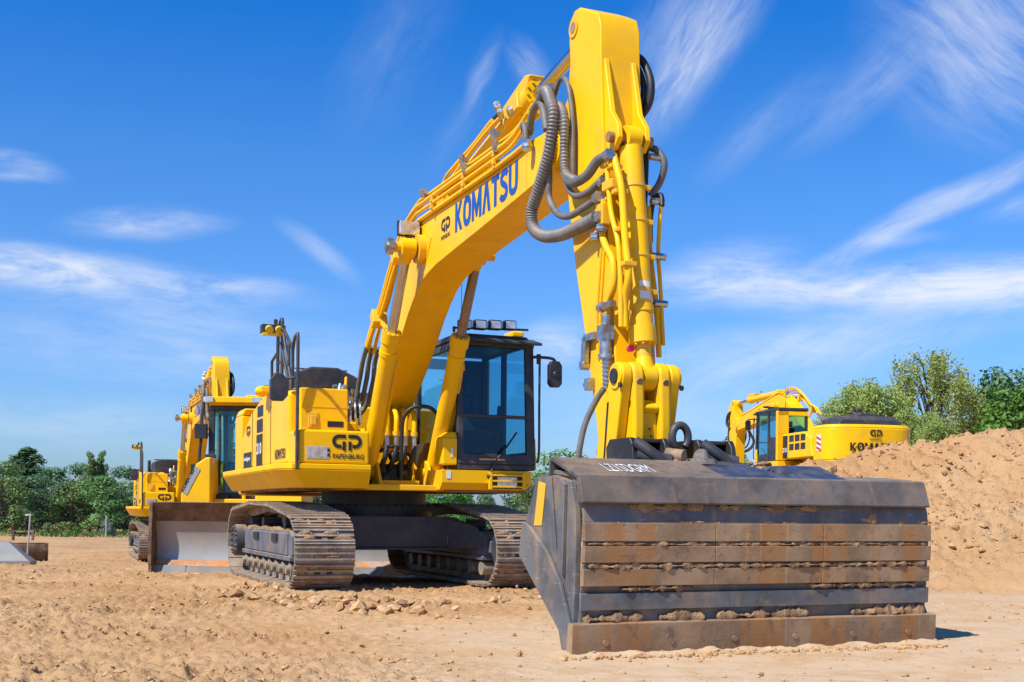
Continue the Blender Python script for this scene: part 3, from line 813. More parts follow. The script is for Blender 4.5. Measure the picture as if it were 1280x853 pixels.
    q = MB(); q.box(1.60, 1.93, 0.36, 0.562, 1.60, 1.95); q.loft([[(1.60, .36, 1.95), (1.93, .36, 1.95), (1.93, .562, 1.95), (1.60, .562, 1.95)], [(1.60, .45, 2.03), (1.88, .47, 2.03), (1.88, .562, 2.03), (1.60, .562, 2.03)]])
    cc = q.build("cab_corner_cover", M_yel, c, bevel=0.02)
    q = MB(); q.box(1.932, 1.936, 0.47, 0.50, 1.70, 1.82); q.build("notice_sticker", M_wht, cc)
    q = MB(); q.loft([[(1.70, 1.662, 1.56), (1.92, 1.662, 1.56), (1.92, 1.68, 1.56), (1.70, 1.68, 1.56)], [(1.72, 1.662, 2.0), (1.88, 1.662, 1.97), (1.88, 1.68, 1.97), (1.72, 1.68, 2.0)]]); q.build("door_edge_panel", M_yel, c)


def make_boom(root):
    W = 0.25
    # ---- boom foot brackets
    m = MB()
    for y in (-0.36, 0.30):
        m.prism_y([(0.0, 1.335), (1.0, 1.335), (0.72, 1.9), (0.58, 2.12), (0.40, 2.12), (0.22, 1.9)], y, y + 0.06)
    m.cyl((0.5, -0.42, 1.95), (0.5, 0.42, 1.95), 0.10)
    for y in (-0.56, -0.36, 0.34, 0.54):
        m.prism_y([(0.95, 1.335), (1.6, 1.335), (1.42, 1.62), (1.28, 1.68), (1.14, 1.62)], y - 0.022, y + 0.022)
    m.cyl((1.27, -0.62, 1.52), (1.27, -0.32, 1.52), 0.055); m.cyl((1.27, 0.30, 1.52), (1.27, 0.60, 1.52), 0.055)
    m.build("boom_bracket", M_yel, root, bevel=0.008)
    # ---- boom shell
    low = [(0.40, 1.80), (0.86, 2.30), (1.25, 2.59), (1.62, 2.85), (2.02, 3.17), (2.28, 3.40), (2.50, 3.56), (2.72, 3.69), (3.0, 3.79), (3.36, 3.85), (3.98, 3.90), (4.79, 3.96), (5.67, 4.03), (6.37, 4.09), (6.62, 4.11)]
    nose = [(6.60 + 0.19 * math.cos(R(a)), 4.30 + 0.19 * math.sin(R(a))) for a in (-60, -30, 0, 30, 60, 90)]
    up = [(6.35, 4.50), (5.8, 4.53), (4.8, 4.54), (3.5, 4.54), (3.0, 4.54), (2.75, 4.50), (2.50, 4.40), (2.2, 4.20), (1.9, 3.92), (1.5, 3.45), (1.0, 2.84), (0.6, 2.34), (0.33, 2.02), (0.30, 1.88)]
    m = MB(); m.prism_y(low + nose + up, -W, W)
    boom = m.build("boom", M_yel, root, bevel=0.012, smooth=30)
    g = MB()
    for s in (-1, 1):
        g = MB()
        g.cyl((6.60, s * 0.25, 4.30), (6.60, s * 0.30, 4.30), 0.15)
        g.prism_y([(2.78, 4.0), (3.05, 3.98), (3.22, 4.2), (3.05, 4.3), (2.8, 4.24)], s * 0.252 - 0.006, s * 0.252 + 0.006) if False else None
        g.build("pin_boss", M_yelr, boom, bevel=0.006)
        g = MB(); g.prism_y([(2.78, 4.0), (3.05, 3.98), (3.22, 4.2), (3.05, 4.3), (2.8, 4.24)], s * 0.252 - 0.006, s * 0.252 + 0.006); g.build("doubler_plate", M_yelr, boom)
    g = MB(); g.cyl((2.90, -0.34, 4.12), (2.90, 0.34, 4.12), 0.17); g.cyl((2.90, -0.66, 4.12), (2.90, 0.66, 4.12), 0.06); g.build("cylinder_pin", M_yelr, boom)
    g = MB(); g.cyl((2.90, -0.70, 4.12), (2.90, -0.63, 4.12), 0.10, n=20); g.cyl((2.90, -0.72, 4.12), (2.90, -0.70, 4.12), 0.06, n=8); g.build("pin_cap", M_zinc, boom)
    # arm cylinder bracket on top of the boom
    g = MB()
    for y in (-0.13, 0.09): g.prism_y([(2.85, 4.53), (3.6, 4.53), (3.32, 4.72), (3.18, 4.78), (3.04, 4.72)], y, y + 0.04)
    g.build("cylinder_bracket", M_yel, boom, bevel=0.006)
    # seams
    g = MB(); g.box(6.02, 6.035, -0.2535, -0.25, 4.06, 4.5); g.build("weld_seam", M_yelr, boom)
    brand("brand_lettering", M_blue, boom, (4.03, -W, 4.08), (1, 0, 0.012), (0, 0, 1), 0.315, 1.79)
    logo("firm_logo", M_dec, boom, (3.56, -W, 4.17), (1, 0, 0), (0, 0, 1), 0.30)
    lettering("firm_lettering", "PAPENBURG", M_dec, boom, (3.56, -W, 4.085), (1, 0, 0.01), (0, 0, 1), 0.05, 0.30, bold=0.02)
    g = MB(); g.box(2.80, 2.87, -0.53, -0.28, 4.29, 4.45); lb = g.build("boom_lamp", M_lens, boom, bevel=0.015)
    g = MB(); g.box(2.77, 2.80, -0.54, -0.25, 4.28, 4.46); g.bar((2.80, -0.40, 4.2), (2.80, -0.40, 4.30), 0.05, 0.12); g.build("lamp_bracket", M_black, boom)
    # ---- steel pipes on the boom
    for k, (dy, dz) in enumerate(((-0.275, 4.475), (-0.290, 4.56), (-0.285, 4.645), (-0.24, 4.73), (-0.16, 4.76), (0.16, 4.64), (0.24, 4.57))):
        g = MB(); o = dz - 4.47
        f = 1.0 + 0.1 * k
        pts = [(0.62 - o * 0.3, dy - 0.02, 3.22 - o * 0.2), (0.95 - o * 0.5, dy, 3.50 + o * 0.2), (1.30 - o * 0.6, dy, 3.64 + o * 0.4), (1.75 - o * 0.6, dy, 4.02 + o * 0.6), (2.25 - o * 0.5, dy, 4.36 + o * 0.8), (2.72 - o * 0.3, dy, 4.47 + o), (3.0, dy, dz + 0.01), (4.0, dy, dz), (5.2, dy, dz - 0.01), (5.75, dy, dz), (6.15, dy, dz + 0.02 + (0.10 if k in (1, 2, 3) else 0))]
        if k >= 5: pts = pts[4:]
        g.tube(spline(pts, 5), 0.021 if k % 2 else 0.026, 10)
        g.build("steel_pipe", M_yel, boom)
    for x, z in ((1.10, 3.55), (2.0, 4.22)):
        g = MB(); g.obox((x, -0.27, z), (0.05, 0, 0.04), (0, 0.10, 0), (-0.05, 0, 0.09)); g.bar((x, -0.27, z), (x + 0.35, -0.2, z - 0.25), 0.05, 0.05); g.build("pipe_clamp", M_yelr, boom, bevel=0.008)
    for x in (3.35, 4.40, 5.30):
        g = MB(); g.box(x, x + 0.03, -0.318, -0.25, 4.45, 4.66); g.box(x - 0.01, x + 0.04, -0.325, -0.29, 4.49, 4.53); g.box(x - 0.01, x + 0.04, -0.325, -0.29, 4.57, 4.60); g.build("pipe_clamp", M_yelr, boom, bevel=0.005)
    for x, z in ((3.05, 4.75), (4.40, 4.78), (4.46, 4.68), (5.30, 4.80), (5.36, 4.66)):
        g = MB(); g.cyl((x, -0.30, z - 0.05), (x + 0.02, -0.33, z + 0.05), 0.035, n=8); g.box(x - 0.03, x + 0.05, -0.32, -0.25, z - 0.02, z + 0.02); g.build("hose_fitting", M_zinc, boom)
    g = MB(); g.tube(spline([(2.3, 0.12, 4.86), (2.7, 0.13, 5.0), (3.2, 0.13, 5.12), (3.85, 0.13, 5.27), (4.4, 0.13, 5.34), (4.7, 0.1, 5.28)], 6), 0.035, 12); g.build("return_hose", M_hose, boom)
    g = MB(); g.tube(spline([(2.5, 0.05, 4.80), (2.9, 0.02, 4.99), (3.2, 0.0, 5.03), (3.9, 0.0, 5.12), (4.6, -0.05, 5.18)], 6), 0.024, 10); g.build("return_pipe", M_yel, boom)
    # hoses from the boom pipes down to the valve
    for k in range(3):
        g = MB(); y = -0.30 + 0.10 * k
        g.tube(spline([(0.63 - k * .06, y, 3.24), (0.42 - k * .05, y, 3.05), (0.25, y, 2.8), (0.12 - k * 0.06, y - 0.05, 2.45), (-0.02, y - 0.25, 2.30), (-0.15 - 0.1 * k, y - 0.45, 2.45)], 6), 0.034, 12); g.build("hydraulic_hose", M_ghose, boom)
    g = MB()
    rr = random.Random(5)
    for k in range(12):
        x = 0.25 + rr.uniform(-0.3, 0.4); y = -0.5 + rr.uniform(-0.15, 0.1); z = 2.25 + rr.uniform(0, 0.4)
        g.cyl((x, y, z), (x + rr.uniform(-.06, .06), y + rr.uniform(-.06, .06), z + rr.uniform(0.04, 0.1)), rr.uniform(0.025, 0.045), n=8)
        g.box(x - 0.03, x + 0.03, y - 0.03, y + 0.03, z - 0.08, z)
    for k in range(5):
        y = -0.62 + 0.07 * k
        g.tube(spline([(0.5, y, 2.2), (0.45, y, 2.45), (0.3, y + 0.05, 2.62 - 0.03 * k), (0.1, y + 0.1, 2.5), (0.05, y + 0.1, 2.2)], 5), 0.018, 8)
    g.build("valve_fittings", M_zinc, boom)
    g = MB(); g.tube(spline([(0.3, -0.5, 2.2), (0.35, -0.52, 2.6), (0.3, -0.5, 2.85)], 5), 0.02); g.box(0.1, 0.6, -0.75, -0.42, 1.6, 2.2); g.build("valve_cover", M_yel, root, bevel=0.02)
    # ---- boom cylinders
    for s in (-1, 1):
        bc = hyd(root, "boom_cylinder", (1.27, s * 0.45, 1.52), (2.30, s * 0.45, 3.19), (2.90, s * 0.45, 4.12), 0.105, 0.062, rod=M_chromed if s > 0 else M_chrome, eye_w=0.17)
        g = MB(); g.tube(spline([(1.55, s * 0.45 + 0.09, 1.85), (1.62, s * 0.45 + 0.13, 2.1), (1.98, s * 0.45 + 0.13, 2.75), (2.02, s * 0.45 + 0.10, 2.86)], 5), 0.022); g.build("feed_pipe", M_yel, bc)
        g = MB(); g.box(1.97, 2.10, s * 0.45 - 0.02, s * 0.45 + 0.14, 2.80, 2.90); g.build("port_block", M_yelr, bc, bevel=0.01)
    # ---- hoses in front of the slewing deck
    for k in range(5):
        y = -0.30 + 0.125 * k
        g = MB(); g.tube(spline([(0.95, y + 0.02, 2.36), (1.15, y, 2.33), (1.26, y - 0.01, 2.22), (1.28, y - 0.02, 2.03)], 5), 0.034, 12); g.build("steel_pipe", M_yel, root)
        g = MB(); g.cyl((1.28, y - 0.02, 1.99), (1.28, y - 0.02, 2.05), 0.052, n=10); g.build("pipe_flange", M_yelr, root)
        g = MB(); g.cyl((1.28, y - 0.02, 1.86), (1.28, y - 0.02, 1.99), 0.04, n=12); g.build("hose_fitting", M_zinc, root)
        g = MB(); g.tube(spline([(1.28, y - 0.02, 1.88), (1.30, y - 0.05, 1.7), (1.22 - 0.03 * k, y - 0.10, 1.5), (1.05, y - 0.06, 1.38), (0.8, y, 1.36)], 6), 0.036, 12); g.build("hydraulic_hose", M_hose, root)
    g = MB()
    g.tube(spline([(1.35, -0.02, 1.4), (1.40, -0.03, 1.9), (1.45, -0.02, 2.22), (1.50, 0.10, 2.36), (1.55, 0.30, 2.36), (1.6, 0.42, 2.25)], 7), 0.026, 12)
    g.tube(spline([(1.2, -0.35, 1.75), (1.3, -0.1, 1.85), (1.2, 0.2, 1.7)], 7), 0.022, 10)
    for p in ((1.2, -0.38, 1.55), (1.25, -0.08, 1.72), (1.2, -0.2, 1.42), (1.2, 0.05, 1.5)): g.ball(p, 0.085, 10, 8)
    g.box(0.9, 1.2, -0.42, 0.15, 1.34, 1.62)
    g.build("swing_motor", M_hose, root)
    g = MB(); g.prism_y([(0.95, 1.335), (1.3, 1.335), (1.18, 1.8), (0.95, 1.8)], 0.17, 0.20); g.box(1.28, 1.32, -0.40, 0.25, 1.336, 1.40); g.build("guard_plate", M_yel, root, bevel=0.006)
    # ---- arm
    A = 0.19
    inner = [(6.48, 4.40), (6.50, 4.18), (6.80, 3.95), (7.0, 3.17), (7.16, 2.69), (7.42, 1.86), (7.53, 1.42), (7.60, 1.30), (7.72, 1.27), (7.83, 1.36)]
    outer = [(7.84, 1.75), (7.78, 2.3), (7.68, 3.0), (7.57, 3.7), (7.50, 4.3), (7.46, 4.9), (7.45, 5.12), (7.40, 5.24), (7.24, 5.33), (7.04, 5.43), (6.93, 5.44), (6.85, 5.38), (6.83, 5.28), (6.83, 5.2), (6.85, 5.0), (6.80, 4.70), (6.62, 4.55)]
    m = MB(); m.prism_y(inner + outer, -A, A)
    arm = m.build("arm", M_yel, root, bevel=0.014, seg=2, smooth=30)
    g = MB()
    for s in (-1, 1): g.cyl((6.93, s * (A - 0.01), 5.29), (6.93, s * (A + 0.012), 5.29), 0.085, n=24)
    g.build("pin_boss", M_yelr, arm)
    g = MB()
    for s in (-1, 1): g.cyl((6.93, s * A, 5.29), (6.93, s * (A + 0.016), 5.29), 0.05, n=20)
    g.build("arm_pin", M_strip, arm)
    # fins carrying the bucket cylinder
    g = MB()
    for y in (-0.16, 0.10): g.prism_y([(7.40, 4.86), (7.475, 4.84), (7.60, 4.36), (7.72, 4.22), (7.74, 4.10), (7.66, 4.02), (7.50, 4.02), (7.44, 4.3)], y, y + 0.05)
    g.build("cylinder_bracket", M_yel, arm, bevel=0.012)
    g = MB(); g.cyl((7.65, -0.21, 4.12), (7.65, 0.20, 4.12), 0.045); g.build("arm_pin", M_strip, arm)
    # ---- arm cylinder
    ac = hyd(root, "arm_cylinder", (3.18, 0.0, 4.68), (5.70, 0.0, 5.115), (6.93, 0.0, 5.29), 0.125, 0.062, eye_w=0.16)
    g = MB(); g.prism_y([(5.2, 5.03), (5.66, 5.20), (5.72, 5.30), (5.6, 5.33), (5.3, 5.26), (5.0, 5.18)], -0.10, 0.10); g.obox((5.35, -0.12, 5.06), (.2, 0, .035), (0, .04, 0), (-.02, 0, .09)); g.build("port_block", M_yelr, ac, bevel=0.02)
    g = MB()
    for p in ((5.05, -0.15, 5.12), (4.9, -0.1, 5.2), (5.5, -0.2, 4.95), (5.25, -0.2, 5.0)): g = MB(); g.cyl(p, (p[0] + 0.05, p[1] - 0.04, p[2] + 0.05), 0.035, n=8); g.build("hose_fitting", M_zinc, ac)
    g = MB(); g.tube(spline([(3.3, -0.16, 4.72), (4.2, -0.17, 4.90), (4.8, -0.17, 5.0), (5.2, -0.15, 5.06)], 5), 0.024); g.build("feed_pipe", M_yel, ac)
    # ---- hoses between boom and arm
    def hz(name, mat, pts, r, ribbed=False, parent=boom):
        q = MB()
        if ribbed: q.ribbed(pts, r)
        else: q.tube(spline(pts, 7), r, 12)
        return q.build(name, mat, parent, smooth=60)
    hz("ribbed_conduit", M_rib, [(6.55, -0.33, 4.76), (6.74, -0.37, 4.76), (6.90, -0.40, 4.62), (6.97, -0.40, 4.46), (6.89, -0.40, 4.18), (6.66, -0.40, 3.9), (6.52, -0.40, 3.75), (6.54, -0.40, 3.59), (6.74, -0.38, 3.47), (7.04, -0.35, 3.42), (7.35, -0.31, 3.43), (7.60, -0.28, 3.45)], 0.058, True)
    hz("ribbed_conduit", M_rib, [(6.60, -0.29, 4.63), (6.85, -0.31, 4.62), (7.02, -0.32, 4.46), (7.01, -0.31, 4.16), (7.04, -0.31, 3.96), (7.25, -0.31, 3.84)], 0.042, True)
    hz("hydraulic_hose", M_ghose, [(7.04, -0.31, 3.96), (7.12, -0.31, 3.87), (7.25, -0.31, 3.83), (7.45, -0.30, 3.84), (7.60, -0.28, 3.92), (7.72, -0.25, 3.94)], 0.042)
    hz("hydraulic_hose", M_ghose, [(6.80, -0.36, 4.30), (6.78, -0.35, 3.97), (6.77, -0.34, 3.80), (6.93, -0.33, 3.63), (7.16, -0.32, 3.56), (7.4, -0.30, 3.58), (7.56, -0.27, 3.61)], 0.030)
    hz("hydraulic_hose", M_ghose, [(6.95, -0.26, 4.40), (6.97, -0.28, 4.12), (7.0, -0.28, 3.9), (7.15, -0.28, 3.75), (7.35, -0.27, 3.71), (7.57, -0.24, 3.76)], 0.030)
    hz("hydraulic_hose", M_ghose, [(6.18, -0.29, 4.56), (6.32, -0.32, 4.70), (6.52, -0.34, 4.74), (6.66, -0.36, 4.62), (6.74, -0.36, 4.42)], 0.036)
    hz("hydraulic_hose", M_ghose, [(6.05, -0.29, 4.60), (6.12, -0.33, 4.66), (6.20, -0.34, 4.58), (6.22, -0.33, 4.42)], 0.028)
    hz("hydraulic_hose", M_ghose, [(6.5, -0.2, 4.76), (6.72, -0.22, 4.90), (6.92, -0.24, 4.78), (7.02, -0.24, 4.45), (7.04, -0.24, 4.1), (7.02, -0.23, 3.9)], 0.022)
    q = MB()
    for p, d in (((6.48, -0.32, 4.76), (0.10, 0, 0)), ((6.52, -0.29, 4.63), (0.10, 0, 0)), ((6.10, -0.29, 4.55), (0.1, 0, 0.05)), ((6.22, -0.33, 4.38), (0, 0, .1)), ((6.55, -0.25, 4.82), (0.06, 0, 0.05)), ((7.56, -0.27, 3.62), (.07, 0, 0)), ((7.58, -0.27, 3.45), (0.1, 0, 0.0)), ((7.70, -0.25, 3.94), (0.08, 0, 0.0)), ((7.55, -0.22, 3.76), (0.07, 0, 0)), ((7.63, -0.25, 3.33), (0.0, 0.0, 0.06)), ((7.52, -0.25, 3.28), (0.0, 0.0, 0.06))):
        q = MB(); a = Vector(p); q.cyl(a, a + Vector(d), 0.045, n=8); q.cyl(a + Vector(d) * 0.3, a + Vector(d) * 0.6, 0.055, n=6); q.build("hose_fitting", M_zinc, boom)
    for nm, pts, r in (("steel_pipe", [(7.64, -0.23, 3.60), (7.60, -0.23, 3.36), (7.66, -0.23, 3.22), (7.80, -0.23, 3.06), (7.82, -0.23, 2.86), (7.73, -0.23, 2.73), (7.72, -0.23, 2.64)], 0.030),
                       ("steel_pipe", [(7.66, -0.225, 3.92), (7.70, -0.225, 3.70), (7.76, -0.225, 3.45), (7.88, -0.225, 3.2), (7.93, -0.225, 2.9), (7.95, -0.225, 2.5)], 0.022),
                       ("steel_pipe", [(7.74, -0.20, 3.94), (7.80, -0.20, 3.82), (7.87, -0.19, 3.62), (7.94, -0.19, 3.2), (8.0, -0.19, 2.92), (7.94, -0.19, 2.72), (7.95, -0.19, 2.50)], 0.030),
                       ("steel_pipe", [(7.56, -0.20, 3.36), (7.50, -0.20, 3.0), (7.46, -0.20, 2.6), (7.50, -0.20, 2.3)], 0.014),
                       ("steel_pipe", [(7.60, -0.20, 3.30), (7.56, -0.20, 3.0), (7.52, -0.20, 2.6), (7.56, -0.20, 2.3)], 0.014)):
        hz(nm, M_yel, pts, r, parent=arm)
    for x, z in ((7.72, 3.85), (7.86, 3.30), (7.98, 3.0), (7.90, 2.62), (7.82, 3.62)):
        q = MB(); q.box(x - 0.03, x + 0.055, -0.245, -0.13, z - 0.018, z + 0.018); q.cyl((x + 0.03, -0.25, z), (x + 0.03, -0.24, z), 0.012, n=6); q.build("pipe_clamp", M_yelr, arm, bevel=0.006)
    for bx in ((7.58, 7.70, -0.28, -0.20, 3.38, 3.56), (7.60, 7.75, -0.26, -0.19, 3.86, 3.97), (7.62, 7.80, -0.25, -0.19, 3.66, 3.74)): q = MB(); q.box(*bx); q.build("manifold_block", M_yelr, arm, bevel=0.01)
    q = MB()
    q.cyl((7.73, -0.25, 2.63), (7.73, -0.25, 2.54), 0.04, n=10); q.box(7.66, 7.78, -0.30, -0.20, 2.42, 2.54); q.cyl((7.73, -0.25, 2.42), (7.73, -0.25, 2.26), 0.05, n=14); q.cyl((7.73, -0.25, 2.30), (7.73, -0.25, 2.27), 0.065, n=14)
    q.cyl((7.735, -0.25, 2.26), (7.75, -0.25, 2.02), 0.028, n=10)
    for k in range(6): q.cyl((7.735 + k * 0.003, -0.25, 2.24 - k * 0.035), (7.735 + k * 0.003, -0.25, 2.225 - k * 0.035), 0.038, n=8)
    q.build("hydraulic_coupling", M_zinc, arm); q = MB()
    q.cyl((7.60, -0.25, 2.70), (7.85, -0.25, 2.70), 0.035, n=8); q.cyl((7.64, -0.25, 2.70), (7.68, -0.25, 2.70), 0.05, n=6)
    q.build("hose_clamp", M_zinc, arm); q = MB()
    q.box(7.30, 7.50, -0.25, -0.19, 2.46, 2.52); q.bar((7.31, -0.23, 2.5), (7.29, -0.23, 2.28), 0.04, 0.08); q.cyl((7.28, -0.26, 2.26), (7.28, -0.19, 2.26), 0.04, n=10); q.build("valve_bracket", M_zinc, arm); q = MB(); q.box(7.33, 7.42, -0.25, -0.19, 2.04, 2.14); q.cyl((7.30, -0.22, 2.09), (7.36, -0.22, 2.09), 0.03, n=8)
    q.build("shut_off_valve", M_zinc, arm)
    q = MB(); q.cyl((7.86, -0.10, 2.34), (7.90, -0.10, 2.34), 0.028, n=14); q.build("magenta_cap", surf("magenta_cap", (0.55, 0.01, 0.12), 0.4), arm)
    hz("hydraulic_hose", M_ghose, [(7.75, -0.27, 2.02), (7.70, -0.32, 1.92), (7.66, -0.40, 1.72), (7.64, -0.44, 1.5), (7.62, -0.44, 1.38)], 0.026, parent=arm)
    # hoses and pipe on the far side of the arm
    hz("hydraulic_hose", M_hose, [(7.18, 0.21, 5.02), (7.33, 0.27, 4.94), (7.46, 0.29, 4.72), (7.45, 0.28, 4.52), (7.32, 0.22, 4.38)], 0.034, parent=arm)
    hz("hydraulic_hose", M_hose, [(7.20, 0.21, 5.05), (7.30, 0.25, 4.88), (7.40, 0.26, 4.68), (7.38, 0.25, 4.5)], 0.028, parent=arm)
    hz("hydraulic_hose", M_hose, [(7.34, 0.21, 4.98), (7.36, 0.21, 4.6), (7.48, 0.22, 4.3), (7.52, 0.22, 4.1), (7.50, 0.22, 3.6)], 0.028, parent=arm)
    hz("hydraulic_hose", M_ghose, [(7.55, 0.20, 4.12), (7.64, 0.27, 4.06), (7.68, 0.31, 3.94), (7.62, 0.30, 3.80), (7.55, 0.25, 3.70)], 0.03, parent=arm)
    hz("hydraulic_hose", M_hose, [(7.58, 0.24, 3.3), (7.56, 0.25, 3.5), (7.60, 0.26, 3.66), (7.68, 0.28, 3.68), (7.72, 0.27, 3.58)], 0.022, parent=arm)
    hz("steel_pipe", M_yel, [(7.70, 0.27, 3.58), (7.70, 0.25, 3.2), (7.74, 0.25, 2.9), (7.80, 0.25, 2.4)], 0.018, parent=arm)
    hz("steel_pipe", M_yel, [(7.58, 0.215, 3.60), (7.62, 0.215, 3.2), (7.74, 0.215, 2.7), (7.80, 0.21, 2.3)], 0.024, parent=arm)
    q = MB()
    for z in (4.0, 3.62, 3.15, 2.75): q = MB(); q.cyl((7.66 + (4 - z) * 0.08, 0.18, z), (7.66 + (4 - z) * 0.08, 0.30, z), 0.03, n=8); q.build("hose_fitting", M_zinc, arm)
    # ---- bucket cylinder
    bc = hyd(root, "bucket_cylinder", (7.65, 0.0, 4.12), (7.90, 0.0, 2.40), (7.95, 0.0, 2.10), 0.098, 0.06, eye_w=0.12, rod=M_yelr)
    d = Vector((0.25, 0, -1.72)).normalized()
    for k, s in enumerate((0.42, 0.72, 1.02, 1.32)):
        c = Vector((7.65, 0, 4.12)) + d * s * 1.0
        q = MB(); q.ring(c, d, 0.106, 0.09, 0.035, 24); q.box(c.x + 0.02, c.x + 0.06, 0.09, 0.14, c.z - 0.02, c.z + 0.02); q.box(c.x - 0.01, c.x + 0.04, -0.14, -0.09, c.z - 0.02, c.z + 0.02); q.build("cylinder_band", M_yelr, bc, bevel=0.005)
    q = MB(); c = Vector((7.65, 0, 4.12)) + d * 1.33
    n = Vector((1, 0, 0.17)).normalized()
    rr_ = 0.1005
    vs = []
    for a in (-28, -14, 0, 14, 28):
        for t in (-0.075, 0.075):
            vs.append(c + d * t + (n * math.cos(R(a)) + Vector((0, 1, 0)) * math.sin(R(a))) * rr_)
    q.add(vs, [(2 * i, 2 * i + 1, 2 * i + 3, 2 * i + 2) for i in range(4)]); q.build("notice_sticker", M_wht, bc)
    # ---- linkage
    for s in (-1, 1):
        q = MB(); y = s * 0.222
        q.prism_y([(7.95 + 0.118 * math.cos(R(a)), 2.10 + 0.118 * math.sin(R(a))) for a in range(-30, 200, 23)] + [(7.72, 1.86), (7.60, 1.50), (7.62, 1.28), (7.74, 1.22), (7.84, 1.28), (7.96, 1.62)], y - 0.045, y + 0.045)
        lv = q.build("tipping_lever", M_yel, root, bevel=0.015)
        q = MB(); q.cyl((7.95, y - 0.06, 2.10), (7.95, y + 0.06, 2.10), 0.108, n=28); q.build("lever_boss", M_yel, lv, bevel=0.01)
        q = MB(); q.cyl((7.95, y + s * 0.05, 2.10), (7.95, y + s * 0.075, 2.10), 0.062, n=20); q.cyl((8.05, y + s * 0.05, 2.02), (8.05, y + s * 0.07, 2.02), 0.022, n=8); q.build("pin_end", M_black, lv)
        q = MB(); q.prism_y([(7.80, 1.90), (7.83, 1.90), (7.76, 1.34), (7.73, 1.34)], y + s * 0.046 - 0.002, y + s * 0.046 + 0.002); q.build("groove", M_dec, lv)
    q = MB(); q.cyl((7.95, -0.28, 2.10), (7.95, 0.28, 2.10), 0.055); q.build("linkage_pin", M_strip, root)
    q = MB()
    prof = [(7.95 + 0.125 * math.cos(R(a)), 2.10 + 0.125 * math.sin(R(a))) for a in range(-10, 200, 21)] + [(7.86, 1.80), (7.88, 1.40), (7.98, 1.32), (8.08, 1.36), (8.09, 1.7)]
    for y in (-0.12, 0.12): q.prism_y(prof, y - 0.052, y + 0.052)
    q.box(7.90, 8.03, -0.08, 0.08, 1.36, 1.86)
    q.prism_y([(7.88, 1.82), (8.05, 1.80), (8.08, 1.86), (7.94, 1.93)], -0.078, 0.078)
    cl = q.build("connecting_link", M_yel, root, bevel=0.03, seg=3)
    q = MB()
    for y in (-0.12, 0.12): q.cyl((8.055, y, 2.06), (8.083, y, 2.05), 0.028, n=10)
    for y, z in ((0.0, 1.68), (0.02, 1.62)): q.cyl((8.03, y, z), (8.04, y, z), 0.012, n=8)
    q.build("grease_port", M_strip, cl)
    make_bucket(root)


def mud_strip(m, y0, y1, x, z, hx, hz, rnd, dens=16):
    """ragged ledge of soil clinging along y: lumpy ridge whose height and thickness wander"""
    n = max(6, int((y1 - y0) / 0.014)); sd = rnd.uniform(0, 100); rings = []
    for i in range(n + 1):
        y = y0 + (y1 - y0) * i / n
        t = mnoise.fractal(Vector((y * 7, sd, 0)), 0.6, 2.1, 4); t2 = mnoise.fractal(Vector((y * 11, sd + 9, 3)), 0.6, 2.1, 4)
        e = min(1, (min(i, n - i) + 0.3) / 1.6)
        a = max(0.10, 0.7 + 1.1 * t) * e + 0.03; b_ = max(0.08, 0.65 + 1.2 * t2) * e + 0.03
        rings.append([(x - hx * 1.2, y, z - hz * b_), (x + hx * a * 0.5, y, z - hz * b_), (x + hx * a, y, z - hz * 0.45 * b_), (x + hx * a * 0.9, y, z + hz * 0.1), (x + hx * a * 0.4, y, z + hz * 0.75 * b_), (x - hx * 1.2, y, z + hz * b_)])
    m.loft(rings)


def jitter(m, amt, seed):
    for i, v in enumerate(m.v):
        q = Vector(v) * 11 + Vector((seed, 0, 0))
        n = mnoise.noise_vector(q) + 0.6 * mnoise.noise_vector(q * 2.7)
        m.v[i] = (v[0] + n.x * amt, v[1] + n.y * amt, v[2] + n.z * amt)
    return m


